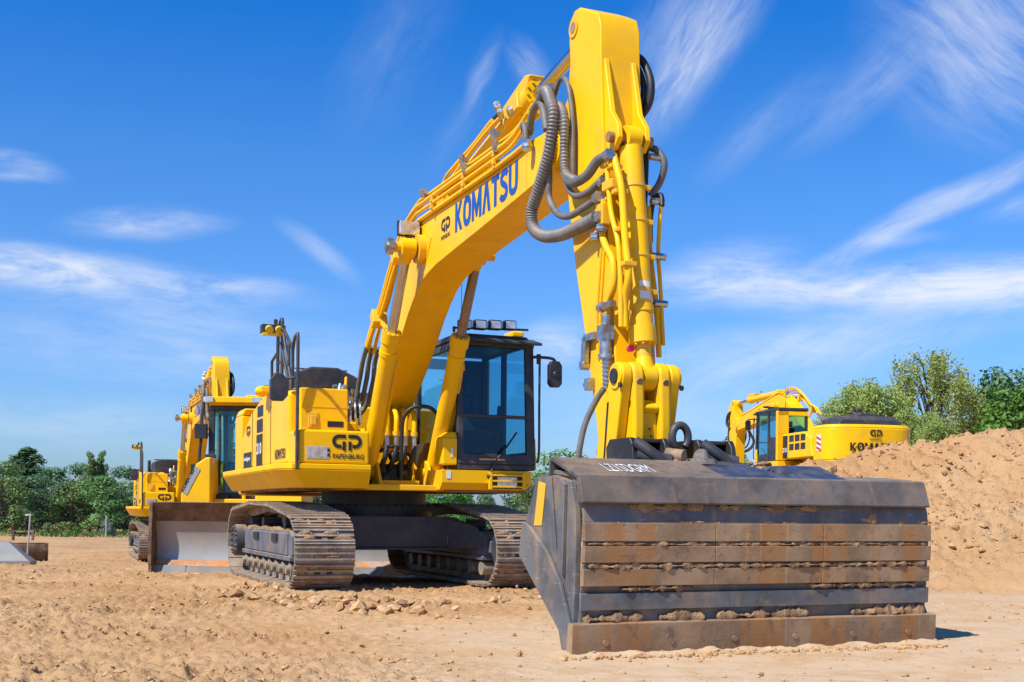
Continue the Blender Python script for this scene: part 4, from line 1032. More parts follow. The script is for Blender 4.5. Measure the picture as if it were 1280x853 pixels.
def make_bucket(root):
    Y0, Y1 = -1.07, 1.95
    rnd = random.Random(21)
    # shell
    outl = [(8.99, 0.20), (9.0, 0.44), (9.03, 0.52), (9.05, 0.80), (9.035, 1.02), (8.97, 1.20), (8.85, 1.285), (8.55, 1.31), (8.25, 1.27), (8.10, 1.18)]
    inn = [(x - 0.03, z - (0.03 if z > 1.0 else 0)) for x, z in outl[::-1]]
    m = MB(); m.prism_y(outl + inn, Y0, Y1)
    b = m.build("bucket", M_steel, root, bevel=0.004, smooth=25)
    side = [(8.30, 1.255), (8.62, 1.27), (8.90, 1.22), (8.985, 1.02), (9.0, 0.80), (8.985, 0.46), (8.96, 0.2), (8.97, 0.0), (8.86, 0.0), (8.80, 0.17), (8.06, 0.69), (8.10, 0.92)]
    for s, y in ((-1, Y0), (1, Y1)):
        q = MB(); q.prism_y(side, y - 0.022 + s * 0.02, y + 0.022 + s * 0.02); q.build("side_plate", M_steel, b, bevel=0.006)
        q = MB(); q.prism_y([(8.11, 0.93), (8.25, 0.89), (8.55, 0.72), (8.80, 0.50), (8.97, 0.22), (8.96, 0.02), (8.86, -0.01), (8.79, 0.16), (8.05, 0.67)], y + s * 0.044, y + s * 0.075); q.build("side_cutter", M_steel, b, bevel=0.008)
        q = MB(); q.prism_y([(8.36, 1.23), (8.49, 1.21), (8.42, 0.90), (8.28, 0.90)], y + s * 0.044, y + s * 0.048); q.build("yellow_mark", M_yelr, b)
        q = MB(); q.prism_y([(8.78, 1.24), (8.86, 1.2), (8.84, 0.55), (8.74, 0.62)], y + s * 0.043, y + s * 0.07); q.prism_y([(8.52, 1.26), (8.60, 1.25), (8.72, 0.62), (8.66, 0.64)], y + s * 0.043, y + s * 0.055); q.build("stiffener", M_steel, b, bevel=0.004)
    # wear strips, top band, cutting edge
    for z0, z1, x in ((0.800, 0.928, 9.05), (0.650, 0.765, 9.045), (0.485, 0.605, 9.03)):
        n = 3; yy = [Y0 - 0.01, Y0 + 1.05, Y0 + 2.0, Y1 + 0.01]
        for k in range(n):
            q = MB(); q.prism_y([(x - 0.03, z0), (x + 0.022, z0), (x + 0.022 + (0.006 if z1 < 0.9 else -0.004), z1), (x - 0.03, z1)], yy[k] + 0.002, yy[k + 1] - 0.002); q.build("wear_strip", M_strip, b, bevel=0.004)
    q = MB(); q.prism_y([(9.005, 0.315), (9.03, 0.315), (9.035, 0.435), (9.0, 0.435)], Y0 - 0.015, Y1 + 0.02); q.build("lower_band", M_steel, b, bevel=0.004)
    q = MB(); q.prism_y([(9.0, 1.07), (9.075, 1.065), (9.085, 1.075), (9.02, 1.262), (8.995, 1.275), (8.97, 1.25)], Y0 - 0.03, Y1 - 0.02); q.build("top_band", M_top, b, bevel=0.005)
    q = MB(); q.prism_y([(8.95, -0.03), (9.04, -0.03), (9.05, 0.0), (9.055, 0.222), (9.03, 0.23), (8.98, 0.23)], Y0 - 0.09, Y1 + 0.08); ce = q.build("cutting_edge", M_strip, b, bevel=0.006)
    q = MB()
    for k in range(6):
        y = -0.9 + k * 0.53; q.cyl((9.05, y, 0.09), (9.062, y, 0.09), 0.022, n=10)
    q.build("edge_bolt", M_strip, b)
    # top cover plate with chalked letters, open at its end
    T = [(9.0, 1.262), (8.55, 1.405), (8.50, 1.405), (8.50, 1.27), (8.52, 1.27), (8.53, 1.38), (8.99, 1.238)]
    q = MB(); q.prism_y(T, Y0 - 0.03, 0.12); tp = q.build("cover_plate", M_top, b, bevel=0.004)
    u = Vector((0, 1, 0.0)); v = Vector((-0.45, 0, 0.143)).normalized()
    lettering("chalk_lettering", "LZ1SDGRM", M_chalk, tp, Vector((8.90, -0.80, 1.2945)), u, v, 0.20, 0.38, bold=0.0, t=0.004)
    q = MB(); q.loft([[(9.0, 0.10, 1.262), (9.0, 0.80, 1.262), (8.6, 0.8, 1.25), (8.4, 0.1, 1.25)], [(8.96, 0.14, 1.275), (8.96, 0.76, 1.275), (8.55, 0.46, 1.41), (8.40, 0.12, 1.43)]]); q.build("mount_gusset", M_bsteel, b, bevel=0.01)
    q = MB(); q.loft([[(8.98, 0.76, 1.262), (8.64, 0.86, 1.385), (8.35, 0.86, 1.385), (8.35, 0.76, 1.25)], [(8.98, 1.24, 1.262), (8.64, 1.20, 1.385), (8.35, 1.20, 1.385), (8.35, 1.24, 1.25)], [(8.96, 1.50, 1.262), (8.64, 1.44, 1.29), (8.40, 1.44, 1.29), (8.40, 1.50, 1.25)]]); q.build("cylinder_cover", M_bsteel, b, bevel=0.015)
    # ears, hub, claws, lifting eye
    for y0, y1 in ((-0.36, -0.02), (0.24, 0.58)):
        q = MB(); q.prism_y([(7.98, 1.28), (7.96, 1.52), (8.02, 1.585), (8.36, 1.585), (8.40, 1.53), (8.44, 1.28)], y0, y0 + 0.05); q.prism_y([(7.98, 1.28), (7.96, 1.52), (8.02, 1.585), (8.36, 1.585), (8.40, 1.53), (8.44, 1.28)], y1 - 0.05, y1)
        q.box(8.05, 8.34, y0 + 0.05, y1 - 0.05, 1.545, 1.58); q.box(8.0, 8.2, y0 + 0.05, y1 - 0.05, 1.28, 1.545)
        q.build("mount_ear", M_black, b, bevel=0.012)
        q = MB(); q.cyl((8.40, y0 + 0.04, 1.44), (8.50, y1 - 0.05, 1.40), 0.055, n=18); q.tube(spline([(8.40, y0 + .03, 1.55), (8.47, y0 + 0.12, 1.47), (8.50, y0 + 0.25, 1.38), (8.50, y0 + 0.36, 1.35)], 5), 0.045, 10); q.build("locking_claw", M_grey, b)
    q = MB(); q.cyl((8.50, 0.20, 1.38), (8.50, 0.20, 1.425), 0.125, 0.11, n=28); q.cyl((8.50, 0.20, 1.425), (8.50, 0.20, 1.475), 0.07, 0.055, n=20); q.ball((8.50, 0.20, 1.475), 0.05, sq=(1, 1, 0.6)); q.build("pivot_hub", surf("muddy_hub", (0.12, 0.115, 0.11), 0.8, var=0.5, vscale=16, dust=0.5, dscale=12), b)
    q = MB()
    q.tube([(8.30, 0.125 + 0.072 * math.cos(R(a)), 1.60 + 0.072 * math.sin(R(a)) * 1.35) for a in range(-50, 231, 10)], 0.032, 12); q.build("lifting_eye", M_grey, b)
    q = MB(); q.cyl((8.42, -0.06, 1.46), (8.54, 0.02, 1.44), 0.05, n=16); q.cyl((8.54, 0.02, 1.44), (8.545, 0.023, 1.44), 0.04, n=14); q.build("pivot_pin", M_strip, b)
    q = MB(); q.box(7.5, 8.30, -0.27, 0.27, 1.20, 1.30); q.box(7.50, 8.35, -0.33, -0.27, 1.12, 1.40); q.box(7.50, 8.35, 0.27, 0.33, 1.12, 1.40); q.cyl((7.72, -0.4, 1.36), (7.72, 0.4, 1.36), 0.06); q.cyl((8.05, -0.34, 1.40), (8.05, 0.34, 1.40), 0.055)
    q.build("quick_coupler", M_black, root, bevel=0.01)
    # caked soil along the ledges
    q = MB()
    mud_strip(q, Y0 + .02, Y1 - .03, 9.058, 0.782, 0.013, 0.020, rnd, 20)
    mud_strip(q, Y0 + .02, Y1 - .03, 9.055, 0.627, 0.013, 0.024, rnd, 20)
    mud_strip(q, Y0 + 0.3, Y0 + 0.9, 9.035, 0.467, 0.014, 0.026, rnd, 18); mud_strip(q, Y0 + 1.9, Y1 - 0.1, 9.035, 0.467, 0.014, 0.022, rnd, 18)
    for a, c in ((Y0 + 0.02, Y0 + 0.5), (Y0 + 0.62, Y0 + 1.0), (Y0 + 1.1, Y0 + 1.9), (Y0 + 2.3, Y1)): mud_strip(q, a, c, 9.01, 0.255, 0.026, 0.045, rnd, 22)
    for a, c, z, hz_ in ((Y0 + 0.02, Y0 + 0.30, 0.95, 0.04), (Y0 + 0.36, Y0 + 0.97, 1.048, 0.026), (Y0 + 0.70, Y0 + 1.12, 0.938, 0.022), (Y0 + 1.08, Y0 + 1.28, 1.05, 0.022), (Y0 + 1.45, Y0 + 1.98, 1.05, 0.024), (Y0 + 1.42, Y0 + 1.80, 0.934, 0.014), (Y0 + 2.36, Y0 + 2.54, 0.97, 0.05), (Y0 + 2.66, Y1, 0.95, 0.038)): mud_strip(q, a, c, 9.034, z, 0.011, hz_, rnd, 22)
    jitter(q, 0.009, 3.0)
    q.build("caked_soil", M_mud, b, smooth=50)
    q = MB()
    for k in range(30):
        q.ball((rnd.uniform(8.25, 8.6), rnd.uniform(-0.3, 0.9), 1.40), rnd.uniform(0.015, 0.035), 6, 4, (1, 1, 0.6))
    jitter(q, 0.01, 8); q.build("soil_crumbs", M_mud, b, smooth=0)


# ------------------------------------------------------------------ bulldozer (x forward)
def make_dozer():
    root = empty("bulldozer", (0, 0, 0))
    for s in (-1, 1): make_track(root, s * 1.05, 0.60, L=3.6, Rr=0.43, zc=0.48, out=s)
    yb = 0.62; hw = 2.13
    # blade: concave mouldboard
    prof = []
    for i in range(13):
        t = i / 12; z = 0.02 + 1.24 * t
        prof.append((2.95 - 0.30 * math.sin(PI * (0.12 + 0.80 * t)) + 0.12 * t, z))
    back = [(x - 0.05, z) for x, z in prof[::-1]]
    m = MB(); m.prism_y(prof + back, yb - hw, yb + hw); bl = m.build("blade", M_blade, root, smooth=30)
    q = MB()
    top = prof[-4:]; q.prism_y([(x + 0.012, z) for x, z in top] + [(x - 0.07, z + 0.01) for x, z in top[::-1]], yb - hw, yb + hw); q.build("blade_rim", M_bladed, bl)
    for s in (-1, 1):
        q = MB(); q.prism_y([(2.50, 0.05), (3.02, 0.02), (3.10, 0.3), (3.02, 1.27), (2.55, 1.22)], yb + s * hw - 0.03, yb + s * hw + 0.03); q.build("end_plate", M_bladed, bl, bevel=0.01)
    q = MB(); q.prism_y([(2.93, 0.0), (3.0, -0.01), (2.93, 0.19), (2.86, 0.19)], yb - hw + 0.03, yb + hw - 0.55); q.build("cutting_edge", M_plate, bl, bevel=0.004)
    q = MB(); q.prism_y([(2.865, 0.195), (2.90, 0.195), (2.82, 0.30), (2.79, 0.30)], yb - hw + 0.03, yb + hw - 0.03); q.build("wear_edge", M_wear, bl)
    for s in (-1, 1):
        q = MB(); q.prism_y([(2.95, -0.02), (3.02, -0.03), (2.93, 0.22), (2.86, 0.22)], yb + s * (hw - 0.29) - 0.27, yb + s * (hw - 0.29) + 0.27); q.build("end_bit", M_wear if s > 0 else M_plate, bl, bevel=0.004)
    q = MB()
    for y in (-0.55, 0.55): q.bar((1.0, y + 0.2, 0.5), (2.65, y + 0.45, 0.45), 0.22, 0.26)
    q.box(2.2, 2.6, 0.2, 1.0, 0.35, 0.75); q.build("push_arm", M_yel, root, bevel=0.01)
    # hull, hood, side cowl
    q = MB(); q.box(-1.7, 1.4, -0.7, 0.7, 0.45, 1.15); q.build("hull", M_yel, root, bevel=0.03)
    q = MB(); q.prism_y([(0.4, 1.1), (2.05, 1.05), (1.95, 1.45), (0.9, 1.95), (0.4, 2.0)], 0.02, 0.85); q.build("hood", M_yel, root, bevel=0.04)
    q = MB(); q.prism_x([(-1.36, 1.02), (-0.84, 1.02), (-0.84, 2.08), (-0.92, 2.08), (-1.10, 1.96), (-1.36, 1.42)], 0.55, 1.50)
    sc = q.build("side_cowl", M_yel, root, bevel=0.03)
    q = MB(); p = [(-1.345, 1.46), (-1.11, 1.92)]
    q.loft([[(1.505, p[0][0], p[0][1]), (1.505, p[1][0], p[1][1]), (1.505, p[1][0] + 0.09, p[1][1] - 0.06), (1.505, p[0][0] + 0.09, p[0][1] - 0.06)], [(1.509, p[0][0], p[0][1]), (1.509, p[1][0], p[1][1]), (1.509, p[1][0] + 0.09, p[1][1] - 0.06), (1.509, p[0][0] + 0.09, p[0][1] - 0.06)]])
    q.build("decal_strip", M_ghost, sc)
    dv = Vector((0, 0.235, 0.46)).normalized()
    lettering("brand_lettering", "KOMATSU", M_dec, sc, (1.511, -1.32, 1.46), (0, dv.y, dv.z), (0, -dv.z, dv.y), 0.055, 0.44, bold=0.03)
    # cab
    y0, y1 = -0.98, 0.72
    c = MB()
    for x, y in ((0.75, y0), (0.75, y1), (-0.75, y0), (-0.75, y1)):
        c.loft([[(x - .06, y - .05, 1.42), (x + .06, y - .05, 1.42), (x + .06, y + .05, 1.42), (x - .06, y + .05, 1.42)], [(x * .9 - .06, y - .05, 3.05), (x * .9 + .06, y - .05, 3.05), (x * .9 + .06, y + .05, 3.05), (x * .9 - .06, y + .05, 3.05)]])
    c.box(-0.8, 0.8, y0 - 0.05, y1 + 0.05, 1.36, 1.46); c.box(-0.75, 0.75, y0 - 0.05, y1 + 0.05, 2.98, 3.07)
    c.bar((0.71, 0.12, 1.46), (0.66, 0.12, 3.0), 0.10, 0.08)
    c.box(-0.78, -0.7, y0, y1, 1.46, 2.1)
    cb = c.build("cab", M_black, root, bevel=0.01)
    def pane(name, pts, off):
        qq = MB(); o = Vector(off); qq.loft([[Vector(a) for a in pts], [Vector(a) + o for a in pts]]); qq.build(name, M_glass, cb, smooth=0)
    pane("windscreen", [(0.75, y0 + .05, 1.46), (0.75, 0.07, 1.46), (0.68, 0.07, 2.98), (0.68, y0 + .05, 2.98)], (0.006, 0, 0))
    pane("windscreen", [(0.75, 0.17, 1.46), (0.75, y1 - .05, 1.46), (0.68, y1 - .05, 2.98), (0.68, 0.17, 2.98)], (0.006, 0, 0))
    pane("side_window", [(-0.69, y0, 1.46), (0.69, y0, 1.46), (0.62, y0, 2.98), (-0.62, y0, 2.98)], (0, 0.006, 0))
    pane("side_window", [(-0.69, y1, 1.46), (0.69, y1, 1.46), (0.62, y1, 2.98), (-0.62, y1, 2.98)], (0, -0.006, 0))
    pane("rear_window", [(-0.72, y0 + .05, 2.1), (-0.72, y1 - .05, 2.1), (-0.68, y1 - .05, 2.98), (-0.68, y0 + .05, 2.98)], (0.006, 0, 0))
    q = MB(); q.box(-0.35, 0.15, -0.10, 0.42, 1.46, 1.95); q.box(-0.42, -0.28, -0.10, 0.42, 1.95, 2.6); q.box(0.45, 0.62, -0.35, 0.6, 1.46, 2.0); q.build("operator_seat", M_rub, cb, bevel=0.03)
    q = MB(); q.box(0.52, 0.95, y0 - 0.06, y1 + 0.08, 3.10, 3.22); q.box(-0.8, 0.8, y0 - 0.02, y1 + 0.02, 3.07, 3.12); q.box(0.8, 0.9, y0 + 0.65, y0 + 1.1, 3.08, 3.26); q.build("cab_roof", M_yel, cb, bevel=0.03)
    q = MB()
    for y in (y0 - 0.02, y0 + 0.85, y1): q.box(0.93, 0.99, y - 0.09, y + 0.09, 3.11, 3.21)
    q.build("roof_lamp", M_lens, cb, bevel=0.01)
    q = MB(); q.tube(spline([(0.8, y0 - 0.12, 1.5), (0.85, y0 - 0.2, 2.0), (0.8, y0 - 0.15, 2.7)], 5), 0.03); q.box(0.78, 0.90, y0 - 0.28, y0 - 0.06, 2.45, 2.72); q.box(0.82, 0.9, y0 - 0.08, y0 + 0.10, 1.95, 2.16); q.cyl((0.85, y0 - 0.3, 1.62), (0.95, y0 - 0.3, 1.62), 0.13); q.box(0.75, 1.0, y0 - 0.1, y0 + 0.35, 1.34, 1.42); q.tube([(0.78, y0 + 0.16, 1.6), (0.80, y0 + 0.16, 2.9)], 0.025)
    q.box(0.86, 0.92, y0 - 0.34, y0 - 0.16, 1.72, 1.98)
    q.build("mirror_bracket", M_black, cb, bevel=0.01)
    q = MB(); q.tube(spline([(0.85, y0 + 0.62, 1.3), (0.88, y0 + 0.62, 1.9), (0.84, y0 + 0.62, 1.97), (0.76, y0 + 0.62, 1.9)], 5), 0.035); q.build("grab_rail", M_yel, root)
    q = MB(); q.box(0.55, 1.3, y0 - 0.1, y1, 1.02, 1.34); q.build("foot_step", M_yel, root, bevel=0.02)
    return root


# ------------------------------------------------------------------ ground
def vnoise(x, y, seed=0):
    """2-D gradient noise, vectorised"""
    xi = np.floor(x).astype(np.int64); yi = np.floor(y).astype(np.int64); xf = x - xi; yf = y - yi
    def g(ix, iy, dx, dy):
        h = (ix * 374761393 + iy * 668265263 + seed * 1442695041) & 0xFFFFFFFF
        h = ((h ^ (h >> 13)) * 1274126177) & 0xFFFFFFFF
        a = ((h ^ (h >> 16)) & 0xFFFF) / 65536.0 * 2 * np.pi
        return np.cos(a) * dx + np.sin(a) * dy
    u = xf * xf * xf * (xf * (xf * 6 - 15) + 10); v = yf * yf * yf * (yf * (yf * 6 - 15) + 10)
    a = g(xi, yi, xf, yf); b = g(xi + 1, yi, xf - 1, yf); c = g(xi, yi + 1, xf, yf - 1); d = g(xi + 1, yi + 1, xf - 1, yf - 1)
    return (a * (1 - u) + b * u) * (1 - v) + (c * (1 - u) + d * u) * v


def fbm(x, y, o=4, seed=0, gain=0.5):
    s = 0; a = 1.0; f = 1.0
    for i in range(o):
        s = s + a * vnoise(x * f, y * f, seed + i); a *= gain; f *= 2.03
    return s


def sstep(a, b, t):
    t = np.clip((t - a) / (b - a), 0, 1); return t * t * (3 - 2 * t)


def macro(x, y):
    """large shape of the site: gentle fall to the back left, spoil mound to the right"""
    base = np.interp(y, [-40, 14, 17, 21.3, 35, 65, 120, 600], [0.0, 0.0, -0.01, -0.17, -0.50, -0.60, -0.9, -2.0])
    ridge = np.interp(x, [1.6, 2.6, 3.6, 4.5, 6.0, 7.9, 10.2, 14, 25, 60], [0, 0.7, 1.55, 1.97, 2.28, 2.62, 2.92, 3.3, 3.6, 3.6])
    toe = np.interp(x, [2, 4, 6, 8, 12, 30], [21.0, 18.0, 16.2, 15.4, 14.5, 12])
    t = np.clip((y - toe) / (24.0 - toe), 0, 1)
    ramp = 0.32 * t + 0.68 * (t ** 1.15)
    ramp = np.where(t < 0.08, ramp * (t / 0.08), ramp)
    ramp = ramp + 0.05 * np.sin(t * PI) * np.sin(t * 9 + x * 0.7)
    fall = 1 - sstep(24.4, 29.0, y)
    plat = 1.30 * sstep(3.0, 6.0, x) * sstep(24.0, 32.0, y) * (1 - sstep(58, 90, y))
    left = sstep(1.4, 3.0, x)
    m = ridge * ramp * left * fall
    return base + np.maximum(m, plat)


def rough_zone(x, y):
    """1 where the soil is churned, 0 on the driven-smooth patch in the right foreground"""
    n = fbm(x * 0.35, y * 0.35, 2, 40)
    sm = sstep(-1.6, 0.6, x + 0.9 * n) * (1 - sstep(10.3, 11.6, y + 0.8 * n))
    sm2 = sstep(3.0, 4.0, x) * (1 - sstep(15.0, 16.5, y)) * 0.8
    return 1 - np.clip(sm + sm2, 0, 1) * 0.93


def ground_z(x, y, fine=True):
    x = np.asarray(x, float); y = np.asarray(y, float)
    z = macro(x, y)
    if fine:
        rz = rough_zone(x, y)
        far = 1 - 0.6 * sstep(25, 60, y)
        pat = 0.12 + 0.88 * sstep(-0.2, 0.3, fbm(x * 0.16 + 0.03 * y, y * 0.52, 3, 77))
        big = fbm(x * 0.55, y * 0.55, 3, 3) * 0.065
        mid = (np.abs(fbm(x * 1.7, y * 1.7, 4, 9)) - 0.25) * 0.075
        fin = fbm(x * 7.5, y * 7.5, 4, 15, 0.65) * 0.036
        mound = sstep(0.35, 0.9, macro(x, y)) * (x > 1.4)
        z = z + rz * far * (big * 0.8 + (mid + fin) * pat) + (1 - rz) * (fbm(x * 1.2, y * 1.2, 4, 5) * 0.02)
        # broken clods: sharp-edged lumps
        cl = np.maximum(0, fbm(x * 4.2, y * 4.2, 3, 111, 0.6) - 0.12); z = z + rz * far * pat * np.minimum(cl * 0.11, 0.030)
        cl2 = np.maximum(0, fbm(x * 9.5, y * 9.5, 2, 121, 0.6) - 0.10); z = z + rz * far * np.minimum(cl2 * 0.075, 0.020)
        cl3 = np.maximum(0, fbm(x * 17, y * 17, 2, 131, 0.6) - 0.06); z = z + rz * far * (0.25 + 0.75 * pat) * np.minimum(cl3 * 0.075, 0.022)
        mr = fbm(x * 0.45, y * 0.45, 3, 60, 0.55) * 0.20 + (0.30 - np.abs(fbm(x * 1.2, y * 1.2, 5, 66, 0.66))) * 0.16 + np.maximum(0, fbm(x * 4.2, y * 4.2, 4, 71, 0.66)) * 0.13
        gully = np.maximum(0, fbm(x * 1.1 + 0.3 * y, y * 0.25, 3, 83, 0.6)) * 0.30
        z = z + mound * (mr - gully * sstep(0.4, 1.4, macro(x, y)))
        # crawler prints on the left, running away from the camera
        pr = np.exp(-((x + 7.5 + 0.18 * (y - 20)) / 0.9) ** 2) + np.exp(-((x + 10.8 + 0.20 * (y - 20)) / 0.9) ** 2)
        z = z + pr * sstep(14, 18, y) * (0.034 * np.sin(y * 2 * PI / 0.42) - 0.06)
        # soil pushed up along the foot of the bucket
        bx = (x - 0.25) * 0.93 + (y - 8.4) * 0.36; by = -(x - 0.25) * 0.36 + (y - 8.4) * 0.93
        z = z + 0.05 * np.exp(-((by + 0.10) / 0.12) ** 2) * sstep(-0.2, 0.15, bx) * (1 - sstep(3.2, 3.5, bx)) * (0.45 + 0.9 * fbm(x * 5, y * 5, 3, 31))
    return z


def make_ground():
    rows = np.concatenate([np.linspace(-25, 3.5, 16)[:-1], np.exp(np.linspace(math.log(3.5), math.log(30), 640))[:-1], np.exp(np.linspace(math.log(30), math.log(700), 130))])
    nc = 580
    u = np.linspace(-1, 1, nc)
    core = np.sign(u) * np.minimum(np.abs(u) / 0.86, 1.0)
    outer = np.clip((np.abs(u) - 0.86) / 0.14, 0, 1) ** 2
    Yg, Ug = np.meshgrid(rows, core, indexing='ij'); _, Og = np.meshgrid(rows, np.sign(u) * outer, indexing='ij')
    yy = np.maximum(Yg, 3.5)
    X = Ug * (0.50 * yy + 1.2) + Og * (2.5 * yy + 45)
    X[:, :] += 0.0
    Z = ground_z(X, Yg)
    v = np.stack([X, Yg, Z], -1).reshape(-1, 3)
    nr = len(rows); idx = np.arange(nr * nc).reshape(nr, nc)
    f = np.stack([idx[:-1, :-1], idx[:-1, 1:], idx[1:, 1:], idx[1:, :-1]], -1).reshape(-1, 4)
    m, nt, b, tc, out = base_mat("sandy_soil")
    P = nt.new("ShaderNodeNewGeometry").outputs["Position"]
    n1 = nt.noise(P, 0.35, 5, 0.6); n2 = nt.noise(P, 2.3, 6, 0.65); n3 = nt.noise(P, 14, 6, 0.7); n4 = nt.noise(P, 60, 4, 0.7)
    c = nt.mix(nt.ramp(n1, 0.35, 0.65), (0.40, 0.226, 0.100), (0.47, 0.29, 0.145))
    at = nt.new("ShaderNodeAttribute"); at.attribute_name = "packed"; at2 = nt.new("ShaderNodeAttribute"); at2.attribute_name = "mound"; at3 = nt.new("ShaderNodeAttribute"); at3.attribute_name = "rubble"
    pk = nt.math('MULTIPLY', at.outputs["Fac"], nt.ramp(n2, 0.25, 0.6))
    c = nt.mix(pk, c, (0.53, 0.385, 0.245))
    c = nt.mix(nt.math('MULTIPLY', nt.ramp(n2, 0.52, 0.75), 0.30), c, (0.33, 0.18, 0.085))
    c = nt.mix(nt.math('MULTIPLY', nt.ramp(n2, 0.46, 0.28), 0.5), c, (0.54, 0.36, 0.205))
    c = nt.mix(nt.math('MULTIPLY', at2.outputs["Fac"], nt.math('MULTIPLY', nt.ramp(n1, 0.62, 0.40), 0.55)), c, (0.46, 0.245, 0.105))
    c = nt.mix(nt.math('MULTIPLY', nt.ramp(n3, 0.56, 0.76), 0.28), c, (0.30, 0.165, 0.08))
    c = nt.mix(nt.math('MULTIPLY', nt.ramp(n4, 0.60, 0.75), 0.35), c, (0.58, 0.43, 0.29))
    nt.link(c, b.inputs["Base Color"]); b.inputs["Roughness"].default_value = 0.95; b.inputs["Specular IOR Level"].default_value = 0.1
    bp = nt.new("ShaderNodeBump"); bp.inputs["Strength"].default_value = 0.8; bp.inputs["Distance"].default_value = 0.02
    vo = nt.new("ShaderNodeTexVoronoi"); vo.inputs["Scale"].default_value = 22; nt.link(P, vo.inputs["Vector"])
    h = nt.math('ADD', nt.math('ADD', nt.math('MULTIPLY', n3, 0.8), nt.math('MULTIPLY', n4, 0.8)), nt.math('MULTIPLY', vo.outputs["Distance"], -0.5)); h = nt.math('MULTIPLY', h, nt.math('ADD', 0.28, nt.math('MULTIPLY', at3.outputs["Fac"], 0.72, True))); nt.link(h, bp.inputs["Height"]); nt.link(bp.outputs[0], b.inputs["Normal"])
    g = np_mesh("ground", v, f, m, smooth=True)
    for nm, val in (("packed", 1 - rough_zone(X, Yg)), ("rubble", rough_zone(X, Yg) * sstep(-0.25, 0.25, fbm(X * 0.16 + 0.03 * Yg, Yg * 0.52, 3, 77)) + sstep(0.2, 0.7, macro(X, Yg)) * (X > 1.4)), ("mound", sstep(0.2, 0.7, macro(X, Yg)) * (X > 1.4))):
        a_ = g.data.attributes.new(nm, 'FLOAT', 'POINT'); a_.data.foreach_set("value", val.ravel().astype(np.float32))
    tag(g, kind="structure")
    return m


def icosa():
    t = (1 + 5 ** .5) / 2
    v = np.array([(-1, t, 0), (1, t, 0), (-1, -t, 0), (1, -t, 0), (0, -1, t), (0, 1, t), (0, -1, -t), (0, 1, -t), (t, 0, -1), (t, 0, 1), (-t, 0, -1), (-t, 0, 1)], float)
    v /= np.linalg.norm(v[0])
    f = np.array([(0, 11, 5), (0, 5, 1), (0, 1, 7), (0, 7, 10), (0, 10, 11), (1, 5, 9), (5, 11, 4), (11, 10, 2), (10, 7, 6), (7, 1, 8), (3, 9, 4), (3, 4, 2), (3, 2, 6), (3, 6, 8), (3, 8, 9), (4, 9, 5), (2, 4, 11), (6, 2, 10), (8, 6, 7), (9, 8, 1)])
    return v, f


def rocks(name, pos, size, mat, seed=1, flat=0.75):
    r = np.random.default_rng(seed); v0, f0 = icosa(); n = len(pos)
    V = v0[None] * (1 + r.uniform(-0.35, 0.35, (n, 12, 1)))
    ang = r.uniform(0, 2 * np.pi, n); ca, sa = np.cos(ang), np.sin(ang)
    V = V * np.stack([r.uniform(0.7, 1.3, n), r.uniform(0.7, 1.3, n), r.uniform(0.5, 0.95, n) * flat / 0.75], -1)[:, None, :]
    x = V[..., 0] * ca[:, None] - V[..., 1] * sa[:, None]; y = V[..., 0] * sa[:, None] + V[..., 1] * ca[:, None]
    V = np.stack([x, y, V[..., 2]], -1) * size[:, None, None] + pos[:, None, :]
    F = f0[None] + (np.arange(n) * 12)[:, None, None]
    return np_mesh(name, V.reshape(-1, 3), F.reshape(-1, 3), mat)


